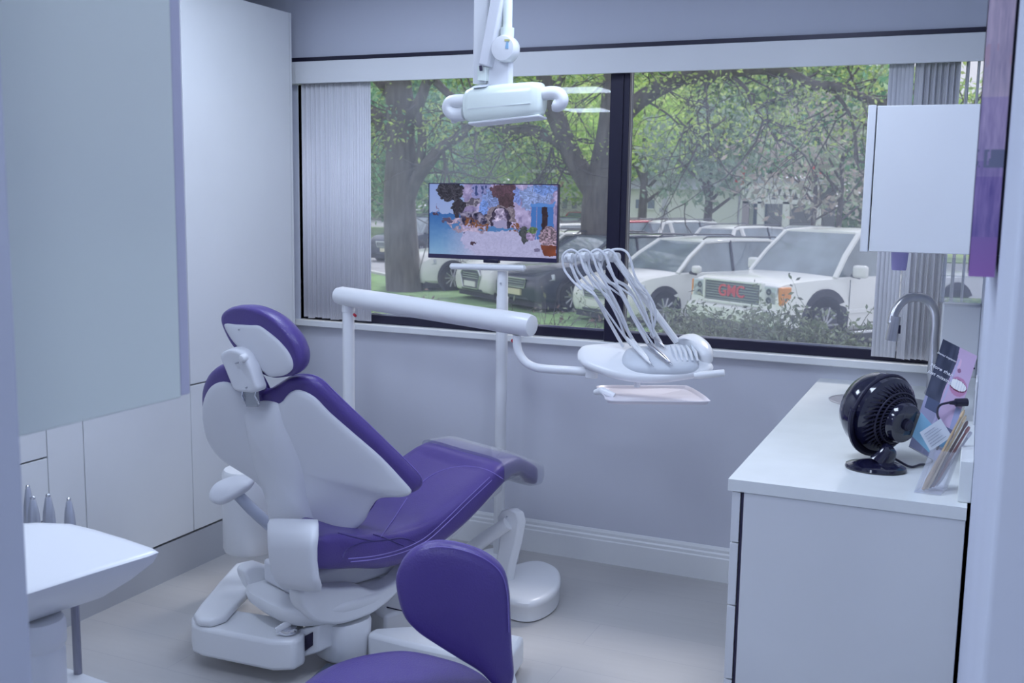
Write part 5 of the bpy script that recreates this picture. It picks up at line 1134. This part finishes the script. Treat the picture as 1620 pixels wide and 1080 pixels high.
bt = [(560, 60, 14, (6, 4, 6.5), DG, 'dense dark green tree beyond the lot behind the left blind'), (615, 52, 11, (5, 4, 5.2), DG+MG, 'blue green tree behind the trunk beside the left blind'), (690, 62, 15, (6, 4, 7), MG+YG, 'leafy tree above the left half of the monitor'), (770, 66, 15, (6, 4, 6.5), YG+MG, 'bright spring green tree above the monitor'),
      (850, 62, 14, (6, 4, 6), YG+MG, 'bright green tree seen under the dental light'), (935, 66, 14, (6, 4, 6), MG+YG, 'green tree behind the forked trunk'), (1015, 48, 8.2, (4.2, 3, 4.2), YG, 'yellow green tree right of the window mullion'), (1060, 60, 13, (5, 4, 5), YG+MG, 'pale green tree above the white building'),
      (1140, 64, 14, (6, 4, 5.5), MG+BG, 'grey green tree above the truss canopy'), (1215, 62, 14, (6, 4, 5), YG+MG, 'yellow green tree above the pickup truck'), (1290, 60, 14, (6, 4, 5.5), MG+BG, 'olive tree left of the wall cupboard'), (1365, 56, 9, (5, 4, 5), MG+DG, 'darker green tree behind the wall cupboard edge'), (1450, 60, 9, (6, 4, 5.5), YG+MG, 'green tree seen above the wall cupboard')]
for (px_, Y, h, R, cols, lab) in bt: back_tree(lab, px_, 0, Y, h, R, 7500, cols, .22 if Y > 50 else .17, .25)
# row of far wood closing the horizon
t = thing('tree', 'distant wooded slope behind the building and the parking lot', 'trees', (-20, 84, GZ)); t['kind'] = 'stuff'
P = np.stack([rng.uniform(-85, 22, 26000), rng.uniform(80, 92, 26000), GZ+rng.random(26000)**1.1*13], 1); P[:, 2] *= .85+.15*np.sin(P[:, 0]*.35)+.1*np.sin(P[:, 0]*.9)
leaves('foliage', P, .5, DG+MG+MG+BG, t)
# small street trees in front of the building
t = back_tree('grey green multi-stemmed tree in front of the white building', 1118, 0, 44, 6.6, (3.0, 2, 2.2), 2400, [(.24, .33, .25), (.32, .38, .30)], .16, .22, None)
t = back_tree('reddish budding tree beside the truss canopy', 1285, 0, 42, 6.2, (3.6, 2, 2.4), 800, [(.40, .34, .31), (.34, .32, .28)], .15, .12, None)
t = back_tree('brownish thin tree left of the wall cupboard', 1325, 0, 38, 6.4, (2.6, 2, 2.6), 900, [(.34, .33, .28), (.32, .38, .27)], .14, .13, None)

# ---------------- white building, canopy, poles
WB = mat('white_siding', (.80, .81, .80), .8, noise=.02, nscale=1); YB2 = 56
def X_(px, Y, y=330): return aty(px, y, Y).x
def Z_(py, Y, x=1100): return aty(x, py, Y).z
t = thing('building', 'long white building with small dark windows across the lot', 'building', (X_(1060, YB2), YB2, GZ))
bx('wall', WB, X_(990, YB2), X_(1180, YB2), YB2, YB2+8, GZ, Z_(300, YB2), t)
b = MB(); r0, r1, z_ = X_(985, YB2), X_(1185, YB2), Z_(300, YB2); b.prism([V((r0, YB2-.4, z_)), V((r0, YB2+4, z_+1.0)), V((r0, YB2+8.4, z_))], (r1-r0, 0, 0)); b.build('roof', mat('grey_roof', (.45, .46, .5), .9), t)
for (a_, b_) in ((1006, 1014), (1025, 1035)):
    o = bx('window', mat('far_window', (.2, .24, .32), .2), X_(a_, YB2), X_(b_, YB2), YB2-.06, YB2+.02, Z_(331, YB2), Z_(317, YB2), t); bx('window_sill', WB, X_(a_-1, YB2), X_(b_+1, YB2), YB2-.12, YB2, Z_(333, YB2), Z_(331, YB2), o)
YT = 50
t = thing('canopy', 'open canopy with white zigzag roof truss across the lot', 'canopy', (X_(1230, YT), YT, GZ)); za, zb2 = Z_(293, YT, 1230), Z_(319, YT, 1230)
x0_, x1_ = X_(1172, YT), X_(1292, YT); b = MB(); b.box(x0_, x1_, YT, YT+.2, za-.16, za+.1); b.box(x0_, x1_, YT, YT+.2, zb2-.1, zb2+.1)
b.build('truss_chords', WB, t); b = MB(); n_ = 14
for k in range(n_): xa, xb = x0_+(x1_-x0_)*k/n_, x0_+(x1_-x0_)*(k+1)/n_; b.tube([V((xa, YT+.1, zb2 if k % 2 else za)), V((xb, YT+.1, za if k % 2 else zb2))], .09, 5)
b.build('truss_web', WB, t)
bx('roof_deck', mat('grey_deck', (.45, .46, .5), .9), x0_, x1_, YT-.1, YT+7, za+.1, za+.3, t)
bx('back_wall', mat('lavender_grey_wall', (.36, .34, .42), .9), x0_, x1_, YT+6.8, YT+7, GZ, za, t)
for xx in (1174, 1198, 1238, 1288): bx('column', WB if xx != 1174 else mat('mauve_post', (.4, .34, .4), .8), X_(xx, YT), X_(xx, YT)+.3, YT, YT+.3, GZ, zb2, t)
for xx in (1192, 1206): bx('doorway', mat('dark_opening', (.1, .12, .2), .6), X_(xx, YT+6.7), X_(xx+7, YT+6.7), YT+6.7, YT+6.8, GZ, GZ+2.3, t)
YP = 47
t = thing('street_pole', 'pale utility pole standing before the white building', 'pole', (X_(1052, YP), YP, GZ)); MB().tube([V((X_(1052, YP), YP, GZ)), V((X_(1052, YP), YP, Z_(285, YP)))], [.2, .13], 10).build('shaft', mat('pale_pole', (.55, .57, .6), .8), t)
MB().box(X_(1052, YP)-.18, X_(1052, YP)+.18, YP-.3, YP-.15, Z_(336, YP), Z_(330, YP)).build('meter_box', GREYP, t)
t = thing('sign_post', 'pale street light mast with a long arm seen right of the monitor', 'pole', (X_(828, 60), 60, GZ)); b = MB(); b.tube([V((X_(829, 60), 60, GZ)), V((X_(829, 60), 60, Z_(255, 60, 829)))], .14, 8); b.build('shaft', WB, t)
MB().tube([V((X_(829, 60), 60, Z_(271, 60, 829))), V((X_(925, 60), 60, Z_(270, 60, 925)))], .11, 6).build('arm', WB, t)
for k, (xx, yy) in enumerate(((1171, 270), (1171, 284), (1293, 270))):
    YS = 46; t = thing('red_sign', ('upper round red sign', 'lower round red sign', 'single round red sign')[k]+(' left of the truss canopy' if k < 2 else ' above the right end of the canopy'), 'sign', aty(xx, yy, YS))
    MB().lathe([(.24, -.02), (.25, 0), (.24, .02)], aty(xx, yy, YS), (0, 1, 0), 8).build('disc', mat('red_sign_paint_%d' % k, (.7, .06, .06), .5), t); MB().tube([aty(xx, yy, YS+.05), V((aty(xx, yy, YS).x, YS+.05, GZ))], .035, 6).build('post', GREYP, t)
t = thing('building', 'pale storefront far beyond the red car right of the monitor', 'building', (X_(905, 70), 70, GZ)); bx('wall', WB, X_(880, 70), X_(935, 70), 70, 76, GZ, Z_(283, 70, 905), t); bx('signboard', mat('pink_board', (.75, .4, .42), .6), X_(886, 70), X_(894, 70), 69.9, 70, Z_(296, 70, 890), Z_(288, 70, 890), t)
for k in range(3): bx('window', GLS, X_(890+15*k, 70), X_(897+15*k, 70), 69.95, 70, Z_(330, 70, 905), Z_(312, 70, 905), t)

# ---------------- shrubs between window and lawn
def shrub(label, x0, x1, ytop, Y, n, cols, nleaf, name='shrub', L=.45, base=None, dens=2, lsz=.022, rr=.006):
    a_, b_ = aty(x0, ytop, Y), aty(x1, ytop, Y); t = thing(name, label, 'shrub', ((a_.x+b_.x)/2, Y, GZ)); b = MB(); tips = []
    zt_ = (a_.z+b_.z)/2; z0 = zt_-L*1.6
    for i in range(n):
        p = V((random.uniform(a_.x, b_.x), Y+random.uniform(-.35, .35), z0+random.uniform(-.2, .5)*L)); q0_ = V(((a_.x+b_.x)/2+(p.x-(a_.x+b_.x)/2)*.7, Y, GZ))
        if i % 5 == 0: b.tube([q0_, (q0_+p)/2+V((random.gauss(0, .04), 0, 0)), p], rr*1.3, 4, False)
        twig(b, p, V((random.gauss(0, .45), random.gauss(0, .3), 1)), L*random.uniform(.7, 1.3), rr, 1, tips, dens)
    b.build('twigs', TWIG if nleaf < 1500 else mat('green_brown_twig', (.14, .14, .11), .9), t)
    tp = np.array([tuple(random.choice(tips)) for _ in range(nleaf)])+rng.normal(0, .02, (nleaf, 3)); leaves('foliage', tp, lsz, cols, t); return t
BR = [(.2, .13, .13), (.16, .17, .12), (.24, .17, .15)]; GR = [(.18, .22, .16), (.24, .28, .20), (.30, .34, .27), (.18, .19, .18)]
shrub('bare twiggy shrub under the tree beside the left blind', 592, 690, 462, 9.5, 75, BR, 900, L=.42)
shrub('sparse bare shrub left of the monitor pole', 690, 780, 486, 9.0, 22, BR, 150, L=.3)
shrub('bare branching shrub right of the monitor pole', 832, 968, 458, 8.0, 60, BR+GR, 700, L=.5)
shrub('low grey green hedge clump right of the mullion', 1030, 1140, 492, 8.0, 190, GR, 7000, 'hedge', L=.36)
shrub('low grey green hedge clump before the pickup grille', 1120, 1240, 492, 7.6, 200, GR, 7400, 'hedge', L=.36)
shrub('low grey green hedge clump before the pickup wheel', 1225, 1335, 491, 7.3, 180, GR, 6500, 'hedge', L=.38)
